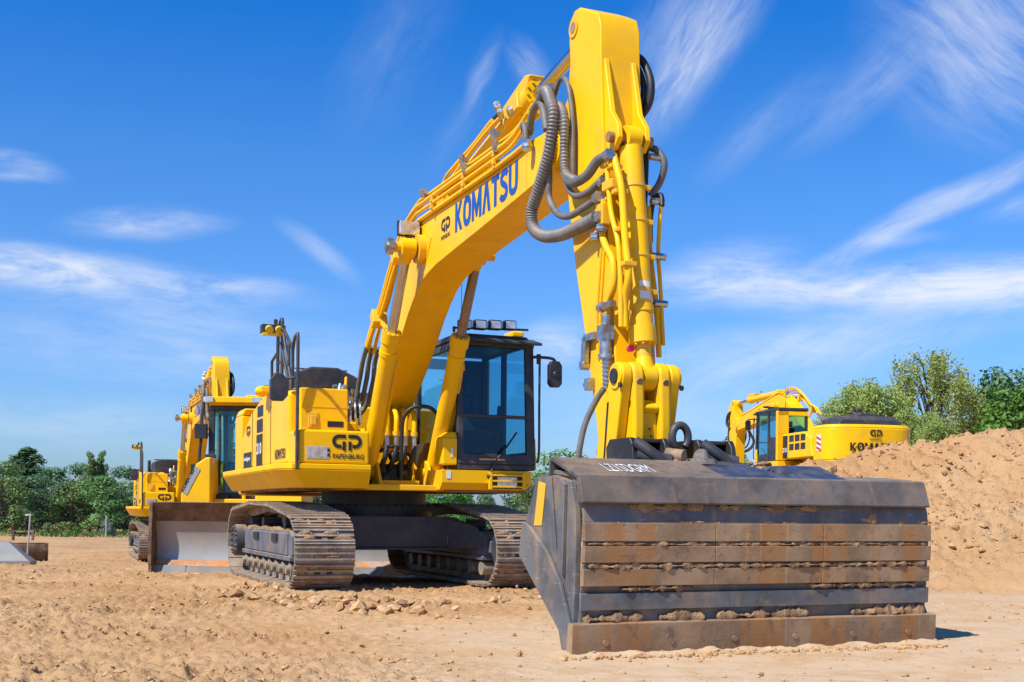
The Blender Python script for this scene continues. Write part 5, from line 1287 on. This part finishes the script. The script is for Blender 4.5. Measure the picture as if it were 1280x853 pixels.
def scatter_clods(soil):
    r = np.random.default_rng(5)
    N = 420000
    y = np.exp(r.uniform(math.log(5.0), math.log(36), N)); x = r.uniform(-1, 1, N) * (0.5 * y + 1)
    mo = sstep(0.15, 0.6, macro(x, y)) * (x > 1.4)
    den = rough_zone(x, y) * (0.10 + 0.90 * sstep(-0.05, 0.35, fbm(x * 0.16 + 0.03 * y, y * 0.52, 3, 77))) * (0.35 + 0.65 * sstep(-0.1, 0.3, fbm(x * 1.1, y * 1.1, 3, 90))) + 0.03
    den = np.maximum(den * (1 - 0.65 * sstep(15, 19, y)), mo * (0.35 + 0.65 * sstep(-0.1, 0.3, fbm(x * 0.7, y * 0.7, 3, 95))))
    keep = r.uniform(0, 1, N) < den * 0.30
    x, y, mo = x[keep], y[keep], mo[keep]; n = len(x)
    s = 0.0055 + 0.024 * r.power(0.26, n) ** 2.6
    s = s * (0.55 + 0.036 * y)
    big = r.uniform(0, 1, n) > 0.992; s[big] *= 2.1
    s = s * (1 + 0.7 * mo)
    z = ground_z(x, y)
    m, nt, b, tc, out = base_mat("soil_clod")
    g = nt.new("ShaderNodeNewGeometry")
    c = nt.mix(g.outputs["Random Per Island"], (0.34, 0.185, 0.08), (0.54, 0.34, 0.175))
    n3 = nt.noise(g.outputs["Position"], 40, 5, 0.7); c = nt.mix(nt.math('MULTIPLY', nt.ramp(n3, 0.5, 0.7), 0.4), c, (0.30, 0.18, 0.10))
    nt.link(c, b.inputs["Base Color"]); b.inputs["Roughness"].default_value = 0.95; b.inputs["Specular IOR Level"].default_value = 0.1
    o = rocks("soil_clods", np.stack([x, y, z + s * 0.25], -1), s, m, 8)
    tag(o, kind="stuff")
    # soil piled at the tracks and the bucket lip
    P = []; S = []
    def pile(cx, cy, rx, ry, k, smin, smax):
        for i in range(k):
            a = r.normal(0, rx); b_ = r.normal(0, ry); s_ = r.uniform(smin, smax)
            P.append((cx + a, cy + b_, float(ground_z(cx + a, cy + b_)) + s_ * 0.3)); S.append(s_)
    for k in range(24):
        t = k / 23; pile(0.45 + 2.85 * t, 8.15 + 1.02 * t, 0.06, 0.05, 9, 0.006, 0.026)
    pile(-2.1, 13.0, 0.5, 0.12, 70, 0.02, 0.07); pile(-1.9, 12.6, 0.7, 0.4, 60, 0.02, 0.075); pile(-1.2, 12.2, 0.3, 0.5, 25, 0.03, 0.09)
    pile(0.4, 13.6, 0.35, 0.15, 30, 0.02, 0.06); pile(-3.2, 15, 0.25, 0.8, 50, 0.02, 0.06); pile(-6.6, 19.6, 1.0, 0.3, 40, 0.02, 0.06)
    o = rocks("soil_crumbs", np.array(P), np.array(S), m, 9); tag(o, kind="stuff")
    return m


# ------------------------------------------------------------------ trees
def leaf_quads(pos, nrm, size, r, aspect=0.55):
    n = len(pos)
    a = r.normal(size=(n, 3)); a /= np.linalg.norm(a, axis=1)[:, None]
    nrm = nrm + r.normal(0, 0.45, (n, 3)); nrm /= np.linalg.norm(nrm, axis=1)[:, None]
    t = np.cross(nrm, a); t /= np.maximum(np.linalg.norm(t, axis=1), 1e-6)[:, None]; b = np.cross(nrm, t)
    s = size[:, None]
    V = np.stack([pos - t * s, pos - b * s * aspect + nrm * s * .12, pos + t * s, pos + b * s * aspect + nrm * s * .12], 1)
    return V.reshape(-1, 3), np.arange(4 * n).reshape(n, 4)


def tree_mesh(kind, seed):
    """unit-height tree: returns (crown verts, faces, trunk MB)"""
    r = np.random.default_rng(seed); rd = random.Random(seed)
    tr = MB(); P = []; Nn = []; S = []
    clumps = []
    if kind == "broad":
        tr.tube(spline([(0, 0, -0.06), (0.01, 0, 0.2), (0.0, 0.01, 0.45), (0.02, 0, 0.8)], 4), [0.024 - 0.019 * i / 12 for i in range(13)], 7)
        for k in range(26):
            h = rd.uniform(0.12, 0.93); w = 0.36 * math.sin(PI * min(0.97, (0.18 + 0.78 * h))) ** 0.7
            a = rd.uniform(0, 2 * PI); rr = w * math.sqrt(rd.uniform(0.1, 1)); c = (rr * math.cos(a), rr * math.sin(a), h)
            clumps.append((c, rd.uniform(0.09, 0.17), rd.uniform(0.07, 0.12)))
            tr.tube([(0, 0, max(0.1, h - 0.25)), (c[0] * 0.5, c[1] * 0.5, h - 0.08), c], [0.010, 0.006, 0.002], 5)
        cnt = 190; ls = (0.013, 0.026)
    elif kind == "tall":
        tr.tube(spline([(0, 0, -0.05), (0.0, 0, 0.4), (0.01, 0, 0.98)], 4), [0.014 - 0.012 * i / 8 for i in range(9)], 7)
        for k in range(64):
            h = 0.06 + 0.92 * (k / 63) ** 0.9; w = 0.21 * (1 - h) ** 0.8 + 0.012
            a = rd.uniform(0, 2 * PI); rr = w * rd.uniform(0.0, 1.25); c = (rr * math.cos(a), rr * math.sin(a), h + rd.uniform(-.02, .02))
            clumps.append((c, 0.026 + 0.05 * (1 - h), 0.04 + 0.03 * (1 - h)))
            tr.tube([(0, 0, max(0.05, h - 0.12)), c], [0.005, 0.0015], 5)
        cnt = 110; ls = (0.007, 0.015)
    elif kind == "bush":
        tr.tube([(0, 0, -0.1), (0, 0, 0.5)], [0.03, 0.01], 6)
        for k in range(16):
            a = rd.uniform(0, 2 * PI); rr = 0.5 * math.sqrt(rd.random()); h = rd.uniform(0.15, 0.8) * (1 - rr * 0.7)
            clumps.append(((rr * math.cos(a), rr * math.sin(a), h), rd.uniform(0.14, 0.24), rd.uniform(0.12, 0.2)))
            tr.tube([(0, 0, 0.05), (rr * math.cos(a), rr * math.sin(a), h)], [0.012, 0.004], 5)
        cnt = 220; ls = (0.02, 0.04)
    for (c, rad, rz) in clumps:
        d = r.normal(size=(cnt, 3)); d /= np.linalg.norm(d, axis=1)[:, None]
        q = r.uniform(0.35, 1.08, (cnt, 1)) ** 0.6
        p = np.array(c) + d * q * np.array([rad, rad, rz])
        P.append(p); Nn.append(d + np.array([0, 0, 0.5])); S.append(r.uniform(*ls, cnt))
    V, F = leaf_quads(np.concatenate(P), np.concatenate(Nn), np.concatenate(S), r)
    return V, F, tr


def willow(seed, W=0.5, open_=0.5):
    """weeping willow: arching limbs, leafy strands hanging from an uneven dome; unit height"""
    r = np.random.default_rng(seed); rd = random.Random(seed); tr = MB(); P = []; Nn = []; S = []
    top = 0.70
    tr.tube(spline([(0, 0, -0.1), (0.012, 0, 0.2), (-0.012, 0.01, 0.45), (0.015, 0, top)], 5), [0.022 - 0.012 * i / 15 for i in range(16)], 8)
    nl = 17; nodes = []
    for k in range(nl):
        a = 2 * PI * (k / nl) + rd.uniform(-.3, .3); L = W * rd.uniform(0.35, 1.0); h0 = rd.uniform(0.32, top)
        zt = 0.62 + 0.34 * math.sqrt(max(0, 1 - (L / W * 0.97) ** 2)) + rd.uniform(-0.06, 0.04)
        mid = Vector((L * 0.5 * math.cos(a), L * 0.5 * math.sin(a), h0 + (zt - h0) * 0.85)); tip = Vector((L * math.cos(a), L * math.sin(a), zt)); end = Vector((L * 1.12 * math.cos(a), L * 1.12 * math.sin(a), zt - 0.10))
        br = spline([(0, 0, h0), mid, tip, end], 7); tr.tube(br, [0.0055 - 0.0048 * i / (len(br) - 1) for i in range(len(br))], 5)
        nodes += [(br[i], i / (len(br) - 1)) for i in range(len(br) // 3, len(br))]
    cl_ = rd.sample(nodes, min(len(nodes), int(16 + 40 * open_)))
    ns = len(cl_) * 14
    for j in range(ns):
        p0, t = cl_[j // 14]; sp_ = 0.028
        s = Vector((p0.x + rd.gauss(0, sp_), p0.y + rd.gauss(0, sp_), p0.z + rd.gauss(0, .018)))
        dl = rd.uniform(0.05, 0.13) if rd.random() < 0.45 else rd.uniform(0.14, 0.34)
        n = int(10 + 150 * dl); tt = r.uniform(0, 1, n) ** 0.8; ox = rd.gauss(0, .02); oy = rd.gauss(0, .02)
        w_ = 0.016 * (1.15 - tt)
        p = np.stack([s.x + ox * tt + r.normal(0, 1, n) * w_, s.y + oy * tt + r.normal(0, 1, n) * w_, s.z + 0.015 - dl * tt], -1)
        P.append(p); d = r.normal(size=(n, 3)); Nn.append(d * np.array([1, 1, 0.5]) + np.array([0, -0.2, 0.5])); S.append(r.uniform(0.006, 0.012, n))
    V, F = leaf_quads(np.concatenate(P), np.concatenate(Nn), np.concatenate(S), r, 0.45)
    return V, F, tr


TREES = {}


def plant(name, key, mat, x, y, h, label, group=None, cat="tree", wide=1.0, dz=0.0):
    """one tree: Empty > trunk, crown; copies share meshes"""
    z = float(ground_z(x, y, False)) + dz
    root = empty(name, (x, y, z), random.uniform(0, 6.28)); root.scale = (h * wide, h * wide, h)
    k = (key, mat.name)
    if k not in TREES:
        V, F, tr = willow(*key[1:]) if key[0] == "willow" else tree_mesh(*key)
        c = np_mesh("crown", V, F, mat, root); t = tr.build("trunk", M_bark, root); TREES[k] = (c, t)
    else:
        for o in TREES[k]:
            c = o.copy(); col.objects.link(c); c.parent = root
    tag(root, label, cat, group)
    return root


# ------------------------------------------------------------------ place everything
def px(p, Y): return (p - 640.0) / 1500.0 * Y


soil = make_ground()
scatter_clods(soil)

main = make_excavator()
main.location = (-1.97, 17.1, 0.0); main.rotation_euler.z = R(22.5 - 90)
tag(main, "yellow excavator in the foreground with its wide steel bucket resting on the sand", "excavator", "yellow excavators parked on the site")

back = copy_tree(main)
back.location = (-10.06, 37.4, -0.52); back.rotation_euler.z = R(21 - 90)
tag(back, "yellow excavator at the far left behind the bulldozer blade, in front of the trees", "excavator")

far = copy_tree(main)
far.location = (10.54, 40.6, 1.27); far.rotation_euler.z = R(192.4 - 90)
tag(far, "yellow excavator seen from behind beyond the sand mound, counterweight towards us", "excavator")
LIFT = ("boom", "arm", "arm_cylinder", "bucket_cylinder", "tipping_lever", "linkage_pin", "connecting_link", "boom_cylinder", "bucket", "quick_coupler")


def drop_tree(o):
    for ch in list(o.children): drop_tree(ch)
    bpy.data.objects.remove(o)


piv = Vector((0.5, 0, 1.95)); rot = Matrix.Translation(piv) @ Matrix.Rotation(R(10), 4, 'Y') @ Matrix.Translation(-piv)
for ch in list(far.children):
    nm = ch.name.split(".")[0]
    if nm in ("bucket", "quick_coupler"):
        drop_tree(ch)
        continue
    if nm == "boom":
        for g in list(ch.children):
            if g.name.startswith(("return_hose", "return_pipe")): bpy.data.objects.remove(g)
    if False: pass
    elif nm in LIFT:
        ch.matrix_local = rot

dz = make_dozer()
dz.location = (-4.90, 24.33, -0.23); dz.rotation_euler.z = R(3 - 90); dz.scale = (1.06, 1.06, 1.06)
tag(dz, "yellow bulldozer with a wide muddy blade, partly hidden behind the front excavator", "bulldozer")

# ---- loose buckets on the left
root = empty("loose_bucket", (px(25, 33), 33.2, float(ground_z(px(25, 33), 33.2)) - 0.03), R(-70)); root.scale = (1.15, 1.15, 1.12)
tag(root, "rusty brown excavator bucket lying on the sand at the left edge", "bucket", "loose buckets lying on the sand")
q = MB()
pr = [(0.42 * math.cos(R(a)) * 1.05, 0.36 + 0.36 * math.sin(R(a))) for a in range(-200, 21, 20)]
q.prism_y(pr + [(x * 0.93, 0.36 + (z - 0.36) * 0.93) for x, z in pr[::-1]], -0.55, 0.55); q.build("shell", M_oldb, root)
for s in (-1, 1):
    q = MB(); q.prism_y(pr, s * 0.55 - 0.02, s * 0.55 + 0.02); q.build("side_plate", M_oldb, root)
    q = MB(); q.prism_y([(-0.35, 0.55), (-0.1, 0.55), (-0.15, 0.80), (-0.3, 0.80)], s * 0.22 - 0.03, s * 0.22 + 0.03); q.build("mount_ear", M_oldb, root, bevel=0.01)
q = MB(); q.cyl((-0.22, -0.27, 0.74), (-0.22, 0.27, 0.74), 0.045, n=14); q.build("cross_bar", M_oldb, root)
root = empty("loose_bucket", (px(6, 27.5), 27.5, float(ground_z(px(6, 27.5), 27.5)) - 0.02), R(10))
tag(root, "grey sheet steel bucket with a sloping back lying in front of the rusty one", "bucket", "loose buckets lying on the sand")
q = MB(); q.loft([[(-1.2, -0.35, 0.13), (0.62, -0.35, 0.13), (0.62, 0.30, 0.13), (-1.2, 0.30, 0.13)], [(-1.2, -0.02, 0.56), (0.10, -0.02, 0.56), (0.10, 0.16, 0.56), (-1.2, 0.16, 0.56)]]); q.build("sloping_plate", M_plate, root, bevel=0.008)
q = MB(); q.box(-1.22, 0.64, -0.37, 0.32, 0.0, 0.128); q.build("cutting_edge", M_plate, root, bevel=0.008)

x0, y0 = px(38, 31), 31.0
root = empty("survey_stake", (x0 - 0.03, y0, float(ground_z(x0, y0)) - 0.05)); tag(root, "thin grey stake with a short crossbar beside the rusty bucket", "stake")
q = MB(); q.tube([(-0.06, 0, -0.1), (0.03, 0, 1.28)], 0.022, 8); q.build("pole", M_pole, root)
q = MB(); q.bar((-0.10, 0, 1.28), (0.06, 0, 1.29), 0.05, 0.05); q.build("crossbar", M_pole, root)
x0, y0 = px(133, 62), 62.0
o = MB(); o.tube([(0, 0, -0.2), (0, 0, 1.15)], 0.04, 8); o.cyl((0, 0, 1.15), (0, 0, 1.2), 0.05, n=8)
o = o.build("marker_post", M_pole); o.location = (x0, y0, float(ground_z(x0, y0))); tag(o, "thin pale marker post standing in front of the silvery bush", "post")

# ---- trees
def by_top(p, top, Y):
    z = (640 + 0.01 * (p - 640) - top) * Y / 1500 + 1
    return px(p, Y), Y, z - float(ground_z(px(p, Y), Y, False))


def tr(name, key, mat, p, top, Y, label, cat="tree", wide=1.0, group="trees along the left edge of the site"):
    x, y, h = by_top(p, top, Y); return plant(name, key, mat, x, y, h, label, group, cat, wide)


tr("broadleaf_tree", ("tall", 3), M_leafd, 33, 560, 84, "tall dark conical tree rising above the left tree belt", wide=2.5)
tr("poplar_tree", ("tall", 4), M_leaf, 112, 567, 82, "left one of two slim poplar tops above the tree belt", wide=1.0)
tr("poplar_tree", ("tall", 4), M_leaf, 127, 566, 83, "right one of two slim poplar tops above the tree belt", wide=1.0)
tr("broadleaf_tree", ("broad", 1), M_leaf, 2, 578, 78, "broad green tree cut off by the left edge of the photo")
tr("broadleaf_tree", ("broad", 1), M_leafd, 58, 596, 80, "dark rounded tree right of the tall conical tree", wide=1.1)
tr("broadleaf_tree", ("broad", 2), M_leaf, 90, 600, 80, "mid green rounded tree left of the slim poplar tops", wide=1.2)
tr("broadleaf_tree", ("broad", 2), M_leaf, 122, 594, 78, "mid green bushy tree below the slim poplar tops", wide=1.2)
tr("broadleaf_tree", ("broad", 1), M_leaf, 158, 602, 80, "green tree just left of the farthest left excavator", wide=1.2)
tr("shrub", ("bush", 6), M_leafs, 136, 642, 68, "silvery grey-green shrub behind the thin pale post", "shrub", 0.7, "shrubs in front of the trees")
tr("shrub", ("bush", 6), M_leafb, 92, 655, 66, "bright green low shrub left of the silvery one", "shrub", 1.1, "shrubs in front of the trees")
tr("shrub", ("bush", 6), M_leaf, 62, 648, 68, "mid green shrub below the dark rounded tree", "shrub", 0.9, "shrubs in front of the trees")
tr("shrub", ("bush", 6), M_leafb, 690, 596, 62, "bright green leafy bush just left of the front excavator's bucket", "shrub", 0.75, "shrubs in front of the trees")
G = "trees behind the front excavator"
tr("broadleaf_tree", ("broad", 1), M_leaf, 704, 563, 74, "bushy green tree between the front cab's mirror rail and the arm", wide=1.15, group=G)
tr("broadleaf_tree", ("broad", 2), M_leaf, 742, 574, 76, "green tree showing left of the arm just above the bucket", wide=1.1, group=G)
tr("broadleaf_tree", ("broad", 2), M_leaf, 668, 590, 78, "green tree directly below the front excavator's cab mirror rail", wide=1.2, group=G)
tr("broadleaf_tree", ("broad", 1), M_leafb, 560, 600, 76, "light green tree under the front excavator's cab", wide=1.2, group=G)
tr("broadleaf_tree", ("broad", 2), M_leaf, 912, 552, 78, "green tree between the bucket's top and the rear-view excavator", wide=1.0, group=G)
G = "trees behind the sand mound"
def trw(key, mat, p, top, Y, label, wide=1.0, name="willow_tree"):
    return tr(name, key, mat, p, top, Y, label, "tree", wide, G)
trw(("willow", 11, 0.26, 0.55), M_leafw, 1078, 460, 66, "wide weeping willow right of the rear-view excavator's hood", 1.0)
trw(("willow", 12, 0.27, 0.22), M_leafw, 1166, 432, 70, "tallest airy willow with drooping branches behind the mound", 1.0)
trw(("willow", 13, 0.27, 1.0), M_leafw, 1146, 504, 62, "low dense weeping willow in front of the tallest one", 1.0)
trw(("willow", 11, 0.26, 0.55), M_leafd, 1212, 506, 72, "dark thin willow between the tallest willow and the blue-green tree", 0.8)
trw(("broad", 5), M_leafd, 1250, 462, 76, "dark blue-green tree at the right edge", 0.75, "broadleaf_tree")
trw(("broad", 2), M_leafb, 1272, 484, 60, "bright green tree low at the right edge above the mound", 1.1, "broadleaf_tree")
# the wood behind, one mass
VV = []; FF = []; off = 0; rg = np.random.default_rng(4)
lib = [tree_mesh("broad", s)[:2] for s in (31, 32)]
for i in range(84):
    V, F = lib[i % 2]
    Y = rg.uniform(88, 112); p = -900 + 2440 * (i + rg.uniform(-.4, .4)) / 83; x = px(p, Y)
    zt = rg.uniform(3.6, 4.8) if p < 400 else rg.uniform(2.6, 4.0)
    if p < -20: zt += 1.0
    g = float(ground_z(x, Y, False)) - 0.3; h = zt - g
    a = rg.uniform(0, 6.28); w = h * rg.uniform(1.0, 1.4)
    q = np.stack([(V[:, 0] * math.cos(a) - V[:, 1] * math.sin(a)) * w + x, (V[:, 0] * math.sin(a) + V[:, 1] * math.cos(a)) * w + Y, V[:, 2] * h + g], -1)
    VV.append(q); FF.append(F + off); off += len(V)
wood = np_mesh("distant_wood", np.concatenate(VV), np.concatenate(FF), M_leafd); tag(wood, kind="stuff")
# grass along the foot of the trees
n = 7000; yy = rg.uniform(64, 84, n); xx = (rg.uniform(-60, 760, n) - 640) / 1500 * yy; zz = ground_z(xx, yy, False)
hh = rg.uniform(0.05, 0.28, n) * (0.4 + 0.8 * (np.sin(xx * 0.7) > 0)); ww = rg.uniform(0.03, 0.09, n); an = rg.uniform(0, 6.28, n); ca, sa = np.cos(an) * ww, np.sin(an) * ww
lx, ly = rg.normal(0, .1, n), rg.normal(0, .1, n)
V = np.stack([np.stack([xx - ca, yy - sa, zz - .05], -1), np.stack([xx + ca, yy + sa, zz - .05], -1), np.stack([xx + ca * .3 + lx, yy + sa * .3 + ly, zz + hh], -1), np.stack([xx - ca * .3 + lx, yy - sa * .3 + ly, zz + hh], -1)], 1)
gr = np_mesh("rough_grass", V.reshape(-1, 3), np.arange(4 * n).reshape(n, 4), M_grass); tag(gr, kind="stuff")

# ------------------------------------------------------------------ sky, sun, camera
SUN = Vector((-0.45, -0.445, 0.775)).normalized()
EL = math.asin(SUN.z); AZ = math.atan2(SUN.x, SUN.y)
world = bpy.data.worlds.new("World"); scene.world = world; world.use_nodes = True
nt = NT(world.node_tree); nt.n.clear()
out = nt.new("ShaderNodeOutputWorld"); bg = nt.new("ShaderNodeBackground"); nt.link(bg.outputs[0], out.inputs[0])
sky = nt.new("ShaderNodeTexSky"); sky.sky_type = 'NISHITA'; sky.sun_disc = False; sky.sun_elevation = EL; sky.sun_rotation = AZ % (2 * PI)
sky.air_density = 1.0; sky.dust_density = 0.6; sky.ozone_density = 2.5
tc = nt.new("ShaderNodeTexCoord"); nv = nt.new("ShaderNodeVectorMath"); nv.operation = 'NORMALIZE'; nt.link(tc.outputs["Generated"], nv.inputs[0])
sp = nt.new("ShaderNodeSeparateXYZ"); nt.link(nv.outputs[0], sp.inputs[0])
az = nt.math('ARCTAN2', sp.outputs[0], sp.outputs[1]); el = nt.math('ARCSINE', sp.outputs[2])
comb = nt.new("ShaderNodeCombineXYZ"); nt.link(az, comb.inputs[0]); nt.link(el, comb.inputs[1])
warp = nt.new("ShaderNodeTexNoise"); warp.inputs["Scale"].default_value = 7; warp.inputs["Detail"].default_value = 4; nt.link(comb.outputs[0], warp.inputs["Vector"])
wv = nt.new("ShaderNodeVectorMath"); wv.operation = 'MULTIPLY_ADD'; nt.link(warp.outputs["Color"], wv.inputs[0]); wv.inputs[1].default_value = (0.05, 0.022, 0); wv.inputs[2].default_value = (-0.025, -0.011, 0)
wa = nt.new("ShaderNodeVectorMath"); wa.operation = 'ADD'; nt.link(comb.outputs[0], wa.inputs[0]); nt.link(wv.outputs[0], wa.inputs[1])
streaks = {}
def streak(an):
    """wisp texture drawn out along one wind direction, shared by the clouds that lie that way"""
    k = min((0, 24, 38, 56, -40), key=lambda q: abs(q - an))
    if k not in streaks:
        mp = nt.new("ShaderNodeMapping"); mp.vector_type = 'TEXTURE'; mp.inputs["Rotation"].default_value = (0, 0, R(k)); mp.inputs["Scale"].default_value = (1 / 10.0, 1 / 38.0, 1); mp.inputs["Location"].default_value = (k * 0.37, 0.4, 0)
        nt.link(wa.outputs[0], mp.inputs["Vector"]); streaks[k] = nt.math('ADD', nt.math('MULTIPLY', nt.noise(mp.outputs[0], 1.0, 7, 0.64, 0.5), 0.72), nt.math('MULTIPLY', nt.noise(nt.scale(mp.outputs[0], (2.2, 3.4, 1)), 1.0, 6, 0.68, 0.3), 0.28))
    return streaks[k]
CL = [(872, 55, 150, 44, 50, .62, 0), (835, 20, 120, 50, 55, .25, 1), (1222, 50, 150, 105, -35, .50, 2), (1080, 95, 130, 34, 35, .25, 3), (950, 150, 110, 26, 38, .16, 4),
      (1150, 266, 170, 20, 23, .62, 5), (1270, 250, 46, 16, 15, .55, 6), (1120, 298, 60, 12, 2, .3, 7), (1080, 356, 300, 36, -1, .80, 8), (900, 338, 110, 40, 8, .50, 9), (1240, 350, 120, 34, -3, .5, 10),
      (120, 352, 250, 26, -4, .75, 11), (20, 345, 110, 34, -5, .45, 12), (280, 362, 90, 14, -2, .35, 13), (185, 288, 92, 20, 6, .62, 14), (22, 213, 62, 18, -6, .45, 15), (15, 231, 46, 8, 0, .3, 16),
      (390, 322, 62, 16, -36, .36, 17), (594, 100, 62, 16, 68, .24, 18), (655, 82, 42, 24, -48, .36, 19), (490, 55, 120, 60, 60, .10, 20), (560, 165, 60, 20, 55, .08, 21),
      (960, 452, 330, 55, 13, .34, 22), (200, 445, 330, 55, -4, .30, 23), (700, 428, 70, 34, 8, .55, 24), (90, 530, 260, 40, -3, .28, 25), (1050, 420, 330, 30, 6, .30, 26), (240, 400, 200, 22, -6, .25, 27), (520, 480, 300, 60, 3, .16, 28), (900, 540, 300, 50, 5, .2, 29)]
tot = None
for (cx, cy, L, W, an, st, sd) in CL:
    a0 = math.atan((cx - 640) / 1500); e0 = math.atan((640 - cy) / 1500 * math.cos(a0))
    mp = nt.new("ShaderNodeMapping"); mp.vector_type = 'TEXTURE'; mp.inputs["Location"].default_value = (a0, e0, 0); mp.inputs["Rotation"].default_value = (0, 0, R(an)); mp.inputs["Scale"].default_value = (L / 1500, W / 1500, 1)
    nt.link(wa.outputs[0], mp.inputs["Vector"])
    ln = nt.new("ShaderNodeVectorMath"); ln.operation = 'LENGTH'; nt.link(mp.outputs[0], ln.inputs[0])
    mask = nt.ramp(ln.outputs["Value"], 1.25, 0.05)
    c = nt.math('MULTIPLY', nt.math('MULTIPLY', mask, nt.ramp(streak(an), 0.26, 0.74)), st * 1.2)
    tot = c if tot is None else nt.math('ADD', tot, c)
tot = nt.math('MINIMUM', tot, 0.92)
rp = nt.new("ShaderNodeValToRGB"); cr = rp.color_ramp
cr.elements[0].position = 0.0; cr.elements[0].color = (0.26, 0.335, 0.48, 1)
cr.elements[1].position = 1.0; cr.elements[1].color = (0.03, 0.31, 0.63, 1)
for pos, cc in ((0.16, (0.23, 0.36, 0.56)), (0.33, (0.22, 0.38, 0.61)), (0.62, (0.15, 0.37, 0.64)), (0.86, (0.045, 0.32, 0.66))):
    e = cr.elements.new(pos); e.color = (*cc, 1)
nt.link(nt.math('DIVIDE', el, R(26)), rp.inputs[0])
hs = nt.new("ShaderNodeVectorMath"); hs.operation = 'MULTIPLY'; nt.link(sky.outputs[0], hs.inputs[0]); nt.link(rp.outputs[0], hs.inputs[1])
hs2 = nt.new("ShaderNodeVectorMath"); hs2.operation = 'SCALE'; hs2.inputs[3].default_value = 2.2; nt.link(hs.outputs[0], hs2.inputs[0])
CLOUD = (6.6, 7.0, 7.8)
mixed = nt.mix(tot, hs2.outputs[0], CLOUD)
nt.link(mixed, bg.inputs["Color"]); bg.inputs["Strength"].default_value = 0.10

sl = bpy.data.lights.new("sun", 'SUN'); sl.energy = 5.0; sl.angle = R(0.53); sl.color = (1.0, 0.955, 0.88)
so = bpy.data.objects.new("sun", sl); col.objects.link(so); so.rotation_euler = (-SUN).to_track_quat('-Z', 'Y').to_euler(); so.location = (-20, -20, 40)

cam = bpy.data.cameras.new("camera"); cam.sensor_width = 36.0; cam.lens = 36.0 * 1500 / 1280; cam.shift_y = 213.5 / 1280; cam.clip_start = 0.1; cam.clip_end = 3000
co = bpy.data.objects.new("camera", cam); col.objects.link(co); co.location = (0, 0, 1.0); co.rotation_euler = (PI / 2, -0.010, 0); scene.camera = co
cam.dof.use_dof = False
vs = scene.view_settings; vs.view_transform = 'Standard'; vs.look = 'None'; vs.exposure = 0.36; vs.gamma = 1.0; vs.use_curve_mapping = False

cy = scene.cycles
cy.max_bounces = 6; cy.diffuse_bounces = 2; cy.sample_clamp_indirect = 0.6; cy.glossy_bounces = 3; cy.transmission_bounces = 4; cy.transparent_max_bounces = 10; cy.caustics_reflective = False; cy.caustics_refractive = False
world.cycles.sampling_method = 'MANUAL'; world.cycles.sample_map_resolution = 512
